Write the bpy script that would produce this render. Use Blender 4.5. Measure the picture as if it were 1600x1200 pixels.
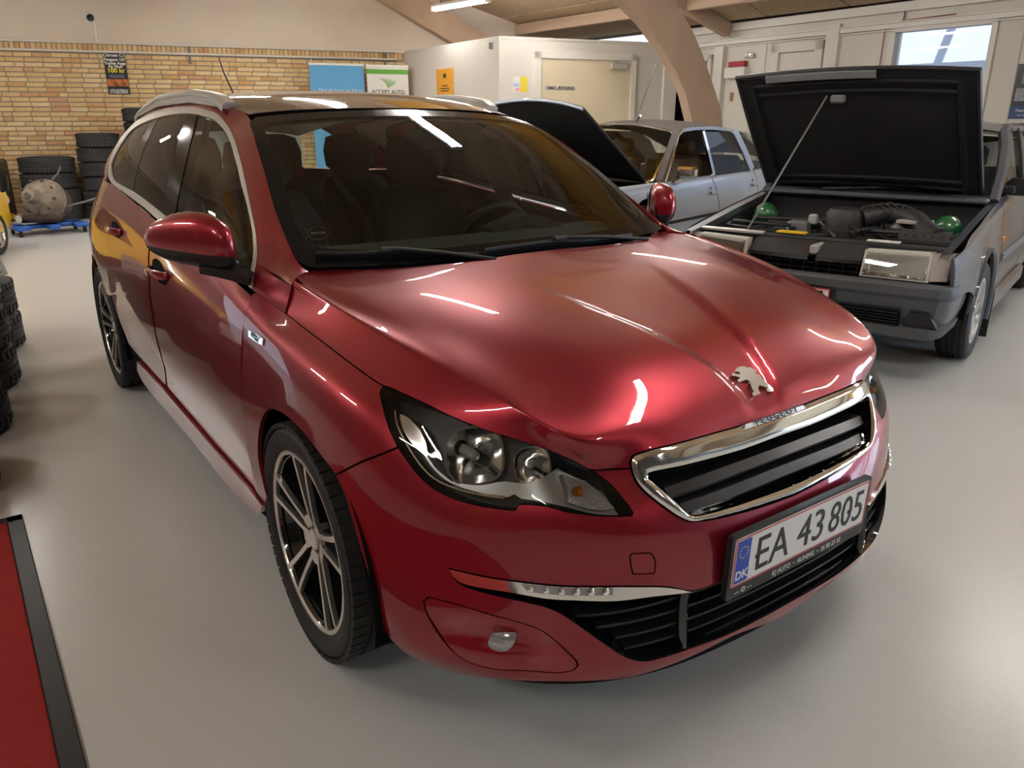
import bpy, math, random
import numpy as np
from mathutils import Vector, Matrix
from mathutils.geometry import delaunay_2d_cdt
for o in list(bpy.data.objects): bpy.data.objects.remove(o)
SC = bpy.context.scene; COL = SC.collection
R_ = math.radians
# ================================================================ camera, sky, exposure
cam = bpy.data.cameras.new('camera'); cam.sensor_fit = 'HORIZONTAL'; cam.sensor_width = 36; cam.lens = 1218.22/1600*36; cam.clip_start = .05
cam_o = bpy.data.objects.new('camera', cam); COL.objects.link(cam_o); SC.camera = cam_o
cam_o.location = (1.7673, -1.4807, 1.3603); _y, _p = 2.51871, -.326633
cam_o.rotation_euler = Vector((math.cos(_y)*math.cos(_p), math.sin(_y)*math.cos(_p), math.sin(_p))).to_track_quat('-Z', 'Y').to_euler()
W = bpy.data.worlds.new('world'); SC.world = W; W.use_nodes = True
W.node_tree.nodes['Background'].inputs[0].default_value = (.75, .85, 1, 1); W.node_tree.nodes['Background'].inputs[1].default_value = 1.0
vs = SC.view_settings; vs.view_transform = 'Standard'; vs.look = 'None'; vs.gamma = 1; vs.exposure = 0.48; vs.use_curve_mapping = False
try: SC.cycles.max_bounces = 8; SC.cycles.caustics_reflective = False; SC.cycles.caustics_refractive = False
except Exception: pass
LAMP_E = 72.0          # emission of the fluorescent tubes
DAY_E = 10.0            # emission of the daylit panes
# ================================================================ helpers
def tag(o, label=None, cat=None, group=None, kind=None):
    if label: o['label'] = label
    if cat: o['category'] = cat
    if group: o['group'] = group
    if kind: o['kind'] = kind
    return o
def thing(name, label, cat, loc=(0, 0, 0), rz=0, group=None):
    o = bpy.data.objects.new(name, None); COL.objects.link(o); o.location = loc; o.rotation_euler = (0, 0, rz); o.empty_display_size = .1
    return tag(o, label, cat, group)
def link(name, me, mat=None, parent=None):
    o = bpy.data.objects.new(name, me); COL.objects.link(o)
    if mat is not None: me.materials.clear(); me.materials.append(mat)
    if parent: o.parent = parent
    return o
def copy_tree(o, parent=None):
    c = o.copy(); COL.objects.link(c); c.parent = parent
    for ch in o.children: copy_tree(ch, c)
    return c
class MB:
    def __init__(s): s.v = []; s.f = []
    def add(s, V, F):
        n = len(s.v); s.v += [tuple(map(float, p)) for p in V]; s.f += [tuple(i+n for i in f) for f in F]; return s
    def box(s, c, d, rot=None, ch=0):
        c = Vector(c); hx, hy, hz = [q/2 for q in d]
        P = [Vector((x, y, z)) for x in (-hx, hx) for y in (-hy, hy) for z in (-hz, hz)]
        if rot is not None: P = [rot @ p for p in P]
        return s.add([p+c for p in P], [(0, 1, 3, 2), (4, 6, 7, 5), (0, 4, 5, 1), (2, 3, 7, 6), (0, 2, 6, 4), (1, 5, 7, 3)])
    def rbox(s, c, d, r, rot=None):
        """box with chamfered edges"""
        c = Vector(c); h = [q/2 for q in d]; V = []; idx = {}
        for sx in (-1, 1):
            for sy in (-1, 1):
                for sz in (-1, 1):
                    sg = (sx, sy, sz)
                    for ax in range(3):
                        p = Vector([sg[k]*(h[k]-(0 if k == ax else r)) for k in range(3)])
                        if rot is not None: p = rot @ p
                        idx[(sg, ax)] = len(V); V.append(p+c)
        F = []
        for ax in range(3):
            a, b = (ax+1) % 3, (ax+2) % 3
            for sg in (-1, 1):
                q = []
                for (i, j) in ((-1, -1), (1, -1), (1, 1), (-1, 1)):
                    k = [0, 0, 0]; k[ax] = sg; k[a] = i; k[b] = j; q.append(idx[(tuple(k), ax)])
                F.append(tuple(q if sg > 0 else q[::-1]))
        for ax in range(3):
            a, b = (ax+1) % 3, (ax+2) % 3
            for i in (-1, 1):
                for j in (-1, 1):
                    k0 = [0, 0, 0]; k0[a] = i; k0[b] = j; k1 = list(k0); k0[ax] = -1; k1[ax] = 1; k0 = tuple(k0); k1 = tuple(k1)
                    q = (idx[(k0, a)], idx[(k1, a)], idx[(k1, b)], idx[(k0, b)]); F.append(q if i*j < 0 else q[::-1])
        for sx in (-1, 1):
            for sy in (-1, 1):
                for sz in (-1, 1):
                    g = (sx, sy, sz); t = (idx[(g, 0)], idx[(g, 1)], idx[(g, 2)]); F.append(t if sx*sy*sz > 0 else t[::-1])
        return s.add(V, F)
    def tube(s, path, r, n=8, cap=True):
        path = [Vector(p) for p in path]; m = len(path); rr = r if hasattr(r, '__len__') else [r]*m; rings = []; up = None
        for i, p in enumerate(path):
            t = (path[min(i+1, m-1)]-path[max(i-1, 0)]).normalized()
            if up is None: up = t.orthogonal().normalized()
            up = (up-t*up.dot(t)); up = up.normalized() if up.length > 1e-6 else t.orthogonal().normalized(); w = t.cross(up)
            rings.append([p+(up*math.cos(2*math.pi*k/n)+w*math.sin(2*math.pi*k/n))*rr[i] for k in range(n)])
        V = [q for g in rings for q in g]; F = [(i*n+k, i*n+(k+1) % n, (i+1)*n+(k+1) % n, (i+1)*n+k) for i in range(m-1) for k in range(n)]
        if cap: F += [tuple(range(n))[::-1], tuple(range((m-1)*n, m*n))]
        return s.add(V, F)
    def sweep(s, path, prof, up=(0, 0, 1), cap=True):
        """closed 2-D profile (side, up) along a path; profile may be a list per path point"""
        path = [Vector(p) for p in path]; m = len(path); up = Vector(up); V = []
        pr = prof if isinstance(prof[0][0], (tuple, list)) else [prof]*m; n = len(pr[0])
        for i, p in enumerate(path):
            t = (path[min(i+1, m-1)]-path[max(i-1, 0)]).normalized(); sd = t.cross(up).normalized(); u = sd.cross(t)
            V += [p+sd*a+u*b for a, b in pr[i]]
        F = [(i*n+k, i*n+(k+1) % n, (i+1)*n+(k+1) % n, (i+1)*n+k) for i in range(m-1) for k in range(n)]
        if cap: F += [tuple(range(n))[::-1], tuple(range((m-1)*n, m*n))]
        return s.add(V, F)
    def lathe(s, prof, n=32, axis='z', c=(0, 0, 0), close=False):
        c = Vector(c); V = []; m = len(prof)
        for k in range(n):
            a = 2*math.pi*k/n
            for r, h in prof:
                p = (r*math.cos(a), r*math.sin(a), h)
                p = p if axis == 'z' else ((r*math.cos(a), h, -r*math.sin(a)) if axis == 'y' else (h, r*math.cos(a), r*math.sin(a)))
                V.append(Vector(p)+c)
        F = []
        for k in range(n):
            k2 = (k+1) % n
            for i in range(m-1 if not close else m):
                j = (i+1) % m; F.append((k*m+i, k2*m+i, k2*m+j, k*m+j))
        return s.add(V, F)
    def prism(s, poly, a, b, fn):
        """polygon (2-D) between levels a and b, mapped to 3-D by fn(p, q, level)"""
        n = len(poly); V = [fn(p, q, a) for p, q in poly]+[fn(p, q, b) for p, q in poly]
        return s.add(V, [tuple(range(n))[::-1], tuple(range(n, 2*n))]+[(i, (i+1) % n, n+(i+1) % n, n+i) for i in range(n)])
    def grid(s, P, close_u=False, flip=False):
        """P[i][j] points -> quads"""
        m, n = len(P), len(P[0]); F = []
        for i in range(m-1):
            for j in range(n if close_u else n-1):
                q = (i*n+j, i*n+(j+1) % n, (i+1)*n+(j+1) % n, (i+1)*n+j); F.append(q[::-1] if flip else q)
        return s.add([p for r in P for p in r], F)
    def build(s, name, mat, parent=None, smooth=None, fix=True):
        me = bpy.data.meshes.new(name); me.from_pydata(s.v, [], s.f); me.validate()
        if fix:
            import bmesh
            b = bmesh.new(); b.from_mesh(me); bmesh.ops.recalc_face_normals(b, faces=b.faces); b.to_mesh(me); b.free()
        if smooth is not None: me.shade_smooth(); me.set_sharp_from_angle(angle=R_(smooth))
        return link(name, me, mat, parent)
def text_mb(txt, size, align='CENTER', bold=0, shear=0, ext=.001, sx=1):
    c = bpy.data.curves.new('t', 'FONT'); c.body = txt; c.size = size; c.align_x = align; c.align_y = 'CENTER'; c.extrude = ext; c.offset = bold; c.shear = shear; c.resolution_u = 3
    o = bpy.data.objects.new('t', c); COL.objects.link(o); dg = bpy.context.evaluated_depsgraph_get(); me = bpy.data.meshes.new_from_object(o.evaluated_get(dg))
    V = [(v.co.x*sx, v.co.y, v.co.z) for v in me.vertices]; F = [tuple(p.vertices) for p in me.polygons]
    bpy.data.objects.remove(o); bpy.data.meshes.remove(me); bpy.data.curves.remove(c); return V, F
def text(name, txt, size, mat, parent, org, ux, uy, **k):
    """lettering lying on the plane org + ux, uy"""
    V, F = text_mb(txt, size, **k); org = Vector(org); ux = Vector(ux).normalized(); uy = Vector(uy).normalized(); uz = ux.cross(uy)
    return MB().add([org+ux*a+uy*b+uz*c for a, b, c in V], F).build(name, mat, parent, fix=False)
# ---------------------------------------------------------------- materials
def mat(name, col, rough=.5, metal=0, coat=0, spec=.5, noise=None, bump=None, emit=None, trans=0, ior=1.45, coat_r=.03):
    """noise = (scale, amount, other colour); bump = (scale, strength)"""
    m = bpy.data.materials.new(name); m.use_nodes = True; nt = m.node_tree; b = nt.nodes['Principled BSDF']; I = b.inputs
    I['Base Color'].default_value = (*col, 1); I['Roughness'].default_value = rough; I['Metallic'].default_value = metal
    I['Coat Weight'].default_value = coat; I['Coat Roughness'].default_value = coat_r; I['Specular IOR Level'].default_value = spec
    I['Transmission Weight'].default_value = trans; I['IOR'].default_value = ior
    if emit: I['Emission Color'].default_value = (*emit[0], 1); I['Emission Strength'].default_value = emit[1]
    if noise or bump:
        tc = nt.nodes.new('ShaderNodeTexCoord')
    if noise:
        n = nt.nodes.new('ShaderNodeTexNoise'); n.inputs['Scale'].default_value = noise[0]; n.inputs['Detail'].default_value = 5
        r = nt.nodes.new('ShaderNodeValToRGB'); r.color_ramp.elements[0].position = .35; r.color_ramp.elements[1].position = .68
        c2 = noise[2]; r.color_ramp.elements[0].color = (*[col[i]*(1-noise[1])+c2[i]*noise[1] for i in range(3)], 1); r.color_ramp.elements[1].color = (*col, 1)
        nt.links.new(tc.outputs['Object'], n.inputs['Vector']); nt.links.new(n.outputs['Fac'], r.inputs[0]); nt.links.new(r.outputs[0], I['Base Color'])
    if bump:
        n = nt.nodes.new('ShaderNodeTexNoise'); n.inputs['Scale'].default_value = bump[0]; n.inputs['Detail'].default_value = 4
        q = nt.nodes.new('ShaderNodeBump'); q.inputs['Strength'].default_value = bump[1]; q.inputs['Distance'].default_value = .01
        nt.links.new(tc.outputs['Object'], n.inputs['Vector']); nt.links.new(n.outputs['Fac'], q.inputs['Height']); nt.links.new(q.outputs[0], I['Normal'])
    return m
def glass_mat(name, tint=(.8, .85, .82), refl=1.45, rough=0.0):
    """thin window glass: see-through, tinted, mirror-like at grazing angles"""
    m = bpy.data.materials.new(name); m.use_nodes = True; nt = m.node_tree; nt.nodes.clear()
    o = nt.nodes.new('ShaderNodeOutputMaterial'); mx = nt.nodes.new('ShaderNodeMixShader'); t = nt.nodes.new('ShaderNodeBsdfTransparent'); g = nt.nodes.new('ShaderNodeBsdfGlossy'); f = nt.nodes.new('ShaderNodeFresnel')
    t.inputs[0].default_value = (*tint, 1); g.inputs['Roughness'].default_value = rough; f.inputs[0].default_value = refl
    nt.links.new(f.outputs[0], mx.inputs[0]); nt.links.new(t.outputs[0], mx.inputs[1]); nt.links.new(g.outputs[0], mx.inputs[2]); nt.links.new(mx.outputs[0], o.inputs[0])
    return m
M = dict(
 paint=mat('red_paint', (.25, .003, .014), .36, .62, 1.0, coat_r=.012),
 black=mat('black_plastic', (.012, .012, .013), .45), gloss=mat('gloss_black', (.006, .006, .007), .08, coat=1), dark=mat('dark_void', (.004, .004, .004), .9, spec=.1),
 chrome=mat('chrome', (.82, .80, .76), .07, 1), satin=mat('satin_silver', (.66, .64, .61), .36, .55), machined=mat('machined_alloy', (.72, .66, .62), .24, .9, bump=(250, .05)),
 grey=mat('grey_plastic', (.16, .16, .16), .5), rubber=mat('tyre_rubber', (.012, .012, .012), .62, bump=(160, .25)), rubber2=mat('dusty_rubber', (.022, .022, .023), .75, noise=(6, .5, (.04, .04, .042)), bump=(120, .3)),
 glass=glass_mat('clear_glass', (.76, .84, .79), 1.5), tint=glass_mat('tinted_glass', (.10, .11, .10), 1.6), side=glass_mat('side_glass', (.55, .62, .58), 1.5), lens=glass_mat('lamp_lens', (.93, .93, .92), 1.45),
 rooftop=mat('roof_glass', (.008, .006, .006), .06, coat=1), interior=mat('interior_black', (.015, .015, .016), .8), seat=mat('seat_cloth', (.04, .041, .039), .9, bump=(300, .3)),
 trimgrey=mat('interior_grey', (.40, .42, .40), .7), white=mat('white_plate', (.75, .74, .71), .35), platered=mat('plate_red', (.55, .05, .06), .4), blue=mat('plate_blue', (.01, .06, .42), .35), ink=mat('ink', (.015, .015, .016), .5),
 orange=mat('amber', (.75, .22, .02), .25, coat=.5), reflector=mat('reflector', (.85, .85, .84), .12, 1), lampgrey=mat('lamp_grey', (.32, .32, .31), .3, .6),
)
# ---------------------------------------------------------------- spline surfaces
def nat_basis(knots, t, br=None):
    """rows of weights: natural cubic spline through knots evaluated at t; br = index of a break (crease)"""
    knots = np.asarray(knots, float); t = np.atleast_1d(np.asarray(t, float)); n = len(knots)
    if br is not None:
        B = np.zeros((len(t), n)); lo = t <= knots[br]
        B[lo, :br+1] = nat_basis(knots[:br+1], t[lo]); B[~lo, br:] = nat_basis(knots[br:], t[~lo]); return B
    h = np.diff(knots)
    if n == 2:
        w = (t-knots[0])/h[0]; return np.stack([1-w, w], 1)
    A = np.zeros((n, n)); R = np.zeros((n, n)); A[0, 0] = A[-1, -1] = 1
    for i in range(1, n-1):
        A[i, i-1] = h[i-1]; A[i, i] = 2*(h[i-1]+h[i]); A[i, i+1] = h[i]
        R[i, i-1] = 6/h[i-1]; R[i, i] = -6/h[i-1]-6/h[i]; R[i, i+1] = 6/h[i]
    M = np.linalg.solve(A, R)
    k = np.clip(np.searchsorted(knots, t, 'right')-1, 0, n-2)
    hk = h[k]; a = (knots[k+1]-t)/hk; b = (t-knots[k])/hk
    B = ((a**3-a)*hk**2/6)[:, None]*M[k]+((b**3-b)*hk**2/6)[:, None]*M[k+1]
    i = np.arange(len(t)); B[i, k] += a; B[i, k+1] += b
    return B
class Surf:
    """tensor spline through G[row, rib] -> (x, y, z); u along ribs, v along rows, both about metric"""
    def __init__(s, G, mirror=False, crease=None, cw=None, disp=None):
        G = np.asarray(G, float)
        if mirror:                      # ribs go from the centre line outwards; add the mirrored half
            L = G[:, :0:-1].copy(); L[..., 1] *= -1; G = np.concatenate([L, G], 1)
        s.G = G; s.disp = disp
        du = np.linalg.norm(np.diff(G, axis=1), axis=2).mean(0); s.ku = np.concatenate([[0], np.cumsum(du)])
        dv = np.linalg.norm(np.diff(G, axis=0), axis=2).mean(1); s.kv = np.concatenate([[0], np.cumsum(dv)])
        if mirror: s.ku = s.ku-s.ku[len(s.ku)//2]
        s.crease = crease; s.cw = cw
    def P(s, u, v):
        u = np.clip(u, s.ku[0], s.ku[-1]); v = np.clip(v, s.kv[0], s.kv[-1])
        Bu = nat_basis(s.ku, u); Bv = nat_basis(s.kv, v)
        P = np.einsum('ni,nj,ijk->nk', Bv, Bu, s.G)
        if s.crease is not None:
            Bc = nat_basis(s.kv, v, s.crease); w = np.interp(np.abs(u), *s.cw)[:, None]
            P = w*np.einsum('ni,nj,ijk->nk', Bc, Bu, s.G)+(1-w)*P
        if s.disp: P = s.disp(P)
        return P
    def PN(s, u, v, e=.0025):
        u = np.asarray(u, float); v = np.asarray(v, float)
        P = s.P(u, v)
        N = np.cross(s.P(u+e, v)-s.P(u-e, v), s.P(u, v+e)-s.P(u, v-e))
        N /= np.linalg.norm(N, axis=1)[:, None]+1e-12
        return P, N
    def near(s, Q, nu=160, nv=120, it=12):
        """(u, v) of the surface points nearest to the 3-D points Q"""
        Q = np.asarray(Q, float)
        U, V = np.meshgrid(np.linspace(s.ku[0], s.ku[-1], nu), np.linspace(s.kv[0], s.kv[-1], nv)); U = U.ravel(); V = V.ravel()
        D = s.P(U, V); k = np.array([np.argmin(((D-q)**2).sum(1)) for q in Q]); u = U[k].copy(); v = V[k].copy(); e = 1e-4
        for _ in range(it):
            P = s.P(u, v); a = (s.P(u+e, v)-P)/e; b = (s.P(u, v+e)-P)/e; d = Q-P
            aa = (a*a).sum(1); bb = (b*b).sum(1); ab = (a*b).sum(1); da = (d*a).sum(1); db = (d*b).sum(1); det = aa*bb-ab*ab+1e-9
            u = np.clip(u+.8*(da*bb-db*ab)/det, s.ku[0], s.ku[-1]); v = np.clip(v+.8*(db*aa-da*ab)/det, s.kv[0], s.kv[-1])
        return np.stack([u, v], 1)
def sst(a, b, x): t = np.clip((x-a)/(b-a), 0, 1); return t*t*(3-2*t)
def R(x): # right side of the car has negative y
    return np.array([[(a, -b, c) for a, b, c in r] for r in x], float)
# ---------------------------------------------------------------- red car: front body (hood, wing, bumper)
DOME = R([
 [(-.17,0,.975),(-.175,.2,.974),(-.195,.36,.972),(-.225,.48,.970),(-.285,.58,.967),(-.335,.65,.966),(-.33,.705,.967),(-.31,.735,.967),(-.27,.752,.966),(-.42,.765,.985)],
 [(.12,0,.938),(.12,.2,.942),(.11,.38,.945),(.08,.50,.945),(.035,.60,.943),(-.03,.67,.945),(-.11,.712,.948),(-.175,.738,.952),(-.235,.754,.960),(-.42,.768,.985)],
 [(.42,0,.884),(.42,.2,.887),(.41,.385,.884),(.38,.50,.882),(.315,.588,.889),(.22,.65,.902),(.09,.705,.918),(-.05,.738,.936),(-.205,.757,.958),(-.42,.771,.985)],
 [(.60,0,.828),(.60,.2,.828),(.592,.385,.820),(.565,.505,.814),(.485,.592,.843),(.375,.648,.869),(.205,.703,.901),(.01,.741,.930),(-.19,.760,.957),(-.42,.773,.985)],
 [(.70,0,.759),(.70,.2,.759),(.697,.385,.755),(.683,.525,.754),(.610,.600,.795),(.50,.642,.833),(.30,.699,.881),(.06,.740,.923),(-.18,.761,.956),(-.42,.775,.985)],
 [(.745,0,.70),(.742,.2,.702),(.727,.40,.698),(.680,.502,.684),(.622,.597,.738),(.482,.700,.776),(.30,.772,.813),(.06,.796,.857),(-.19,.803,.882),(-.425,.818,.92)],
 [(.78,0,.64),(.778,.2,.64),(.765,.39,.635),(.722,.498,.632),(.658,.603,.667),(.537,.705,.692),(.34,.813,.755),(.04,.847,.812),(-.20,.851,.838),(-.43,.858,.87)],
 [(.815,0,.56),(.815,.2,.56),(.80,.38,.57),(.762,.495,.582),(.69,.61,.60),(.578,.722,.613),(.365,.84,.66),(.03,.878,.735),(-.21,.878,.75),(-.43,.88,.765)],
 [(.845,0,.47),(.842,.2,.47),(.815,.385,.47),(.772,.505,.47),(.70,.625,.475),(.588,.742,.485),(.372,.86,.50),(.02,.894,.60),(-.215,.893,.62),(-.43,.897,.64)],
 [(.85,0,.36),(.845,.2,.36),(.82,.385,.36),(.78,.515,.36),(.70,.645,.36),(.587,.757,.36),(.38,.862,.36),(.01,.895,.44),(-.22,.89,.46),(-.43,.893,.48)],
 [(.848,0,.25),(.843,.2,.25),(.82,.385,.25),(.775,.522,.25),(.693,.652,.25),(.578,.755,.25),(.385,.85,.26),(0,.885,.30),(-.22,.878,.32),(-.43,.88,.33)],
 [(.828,0,.183),(.82,.2,.183),(.793,.385,.184),(.747,.512,.186),(.665,.638,.19),(.55,.735,.193),(.375,.83,.20),(0,.86,.2),(-.22,.855,.22),(-.43,.86,.22)],
])
def dome_disp(P):
    P = P.copy(); x = P[:, 0]; w = np.abs(P[:, 1])
    hw = .06+np.clip(.70-x, 0, 1)*.30
    P[:, 2] -= .013*sst(.05, .42, x)*(1-sst(.69, .745, x))*(1-sst(hw-.028, hw+.022, w))
    return P
dome = Surf(DOME, True, crease=4, cw=([0, .45, .62, .95, 2.5], [0, 0, .6, .9, 1]), disp=dome_disp)
# side: rows belt .. sill, ribs front .. rear
SIDE = R([
 [(.06,.796,.857),(-.19,.803,.882),(-.425,.818,.915),(-1.0,.832,.968),(-1.6,.832,1.018),(-2.2,.815,1.066),(-2.73,.785,1.08),(-3.05,.74,1.06),(-3.35,.65,1.06),(-3.52,.52,1.06)],
 [(.04,.847,.812),(-.20,.851,.838),(-.43,.858,.862),(-1.0,.868,.90),(-1.6,.868,.935),(-2.2,.856,.97),(-2.73,.832,.98),(-3.05,.792,.965),(-3.35,.70,.96),(-3.52,.58,.96)],
 [(.03,.878,.735),(-.21,.878,.75),(-.43,.884,.768),(-1.0,.891,.80),(-1.6,.893,.825),(-2.2,.888,.845),(-2.73,.874,.85),(-3.05,.84,.84),(-3.35,.76,.84),(-3.52,.64,.84)],
 [(.02,.894,.60),(-.215,.893,.62),(-.43,.897,.64),(-1.0,.900,.66),(-1.6,.902,.67),(-2.2,.900,.68),(-2.73,.894,.69),(-3.05,.86,.68),(-3.35,.79,.68),(-3.52,.68,.68)],
 [(.01,.895,.44),(-.22,.89,.46),(-.43,.890,.48),(-1.0,.888,.48),(-1.6,.889,.48),(-2.2,.893,.49),(-2.73,.896,.50),(-3.05,.855,.5),(-3.35,.78,.5),(-3.52,.68,.5)],
 [(.0,.885,.30),(-.22,.878,.32),(-.43,.870,.32),(-1.0,.862,.315),(-1.6,.862,.315),(-2.2,.87,.32),(-2.73,.885,.34),(-3.05,.84,.34),(-3.35,.77,.34),(-3.52,.67,.34)],
 [(.0,.86,.2),(-.22,.855,.22),(-.43,.855,.185),(-1.0,.85,.175),(-1.6,.85,.175),(-2.2,.855,.18),(-2.73,.86,.22),(-3.05,.82,.22),(-3.35,.74,.24),(-3.52,.63,.24)],
])
side = Surf(SIDE)
# greenhouse side: rows belt .. windscreen / roof edge, ribs front .. rear
GHB = [(-.36,.815,.905),(-.50,.82,.925),(-.70,.826,.945),(-.92,.831,.962),(-1.12,.833,.979),(-1.35,.833,.997),(-1.7,.831,1.025),(-2.1,.818,1.06),(-2.5,.80,1.08),(-2.8,.775,1.078),(-3.15,.715,1.05)]
GHT = [(-.335,.711,1.0),(-.518,.687,1.10),(-.681,.654,1.20),(-.871,.613,1.30),(-1.09,.560,1.376),(-1.30,.575,1.412),(-1.65,.585,1.432),(-2.2,.580,1.423),(-2.7,.56,1.385),(-3.0,.53,1.345),(-3.3,.50,1.30)]
def gh():
    T = [0,.18,.36,.54,.70,.82,.91,1]; g = [0,.075,.195,.36,.54,.70,.84,1]
    c0 = [(-.19,.803,.882),(-.192,.797,.90),(-.195,.79,.915),(-.20,.782,.932),(-.205,.773,.948),(-.213,.76,.958),(-.24,.735,.964),(-.275,.70,.968)]
    return R([[c]+[(b[0]+(a[0]-b[0])*t, b[1]+(a[1]-b[1])*q, b[2]+(a[2]-b[2])*t) for b, a in zip(GHB, GHT)] for t, q, c in zip(T, g, c0)])
glassh = Surf(gh())
# windscreen: rows base .. top, ribs centre .. edge
def wd():
    E = [(-.30,.712,.975),(-.442,.702,1.05),(-.595,.672,1.15),(-.773,.634,1.25),(-.93,.60,1.326),(-1.09,.56,1.376)]
    Cn = [(-.185,.966),(-.36,1.075),(-.53,1.172),(-.71,1.266),(-.87,1.338),(-1.03,1.402)]
    f = [0,.36,.64,.86,1]; gx = [0,.09,.32,.66,1]
    return R([[(c[0]+(e[0]-c[0])*q, e[1]*t, c[1]+(e[2]-c[1])*(q if j else q)) for t, q in zip(f, gx)] for j, (e, c) in enumerate(zip(E, Cn))])
wind = Surf(wd(), True)
def rf():
    E = [(-1.09,.56,1.376),(-1.30,.575,1.412),(-1.65,.585,1.432),(-2.2,.58,1.423),(-2.8,.553,1.375),(-3.3,.50,1.30)]
    Cn = [(-1.03,1.402),(-1.26,1.447),(-1.65,1.480),(-2.2,1.474),(-2.8,1.425),(-3.35,1.34)]
    f = [0,.36,.64,.86,1]; gz = [0,.07,.27,.60,1]
    return R([[(c[0]+(e[0]-c[0])*q, e[1]*t, c[1]+(e[2]-c[1])*q) for t, q in zip(f, gz)] for e, c in zip(E, Cn)])
ROOF = rf()
roof = Surf(ROOF, True)

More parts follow.
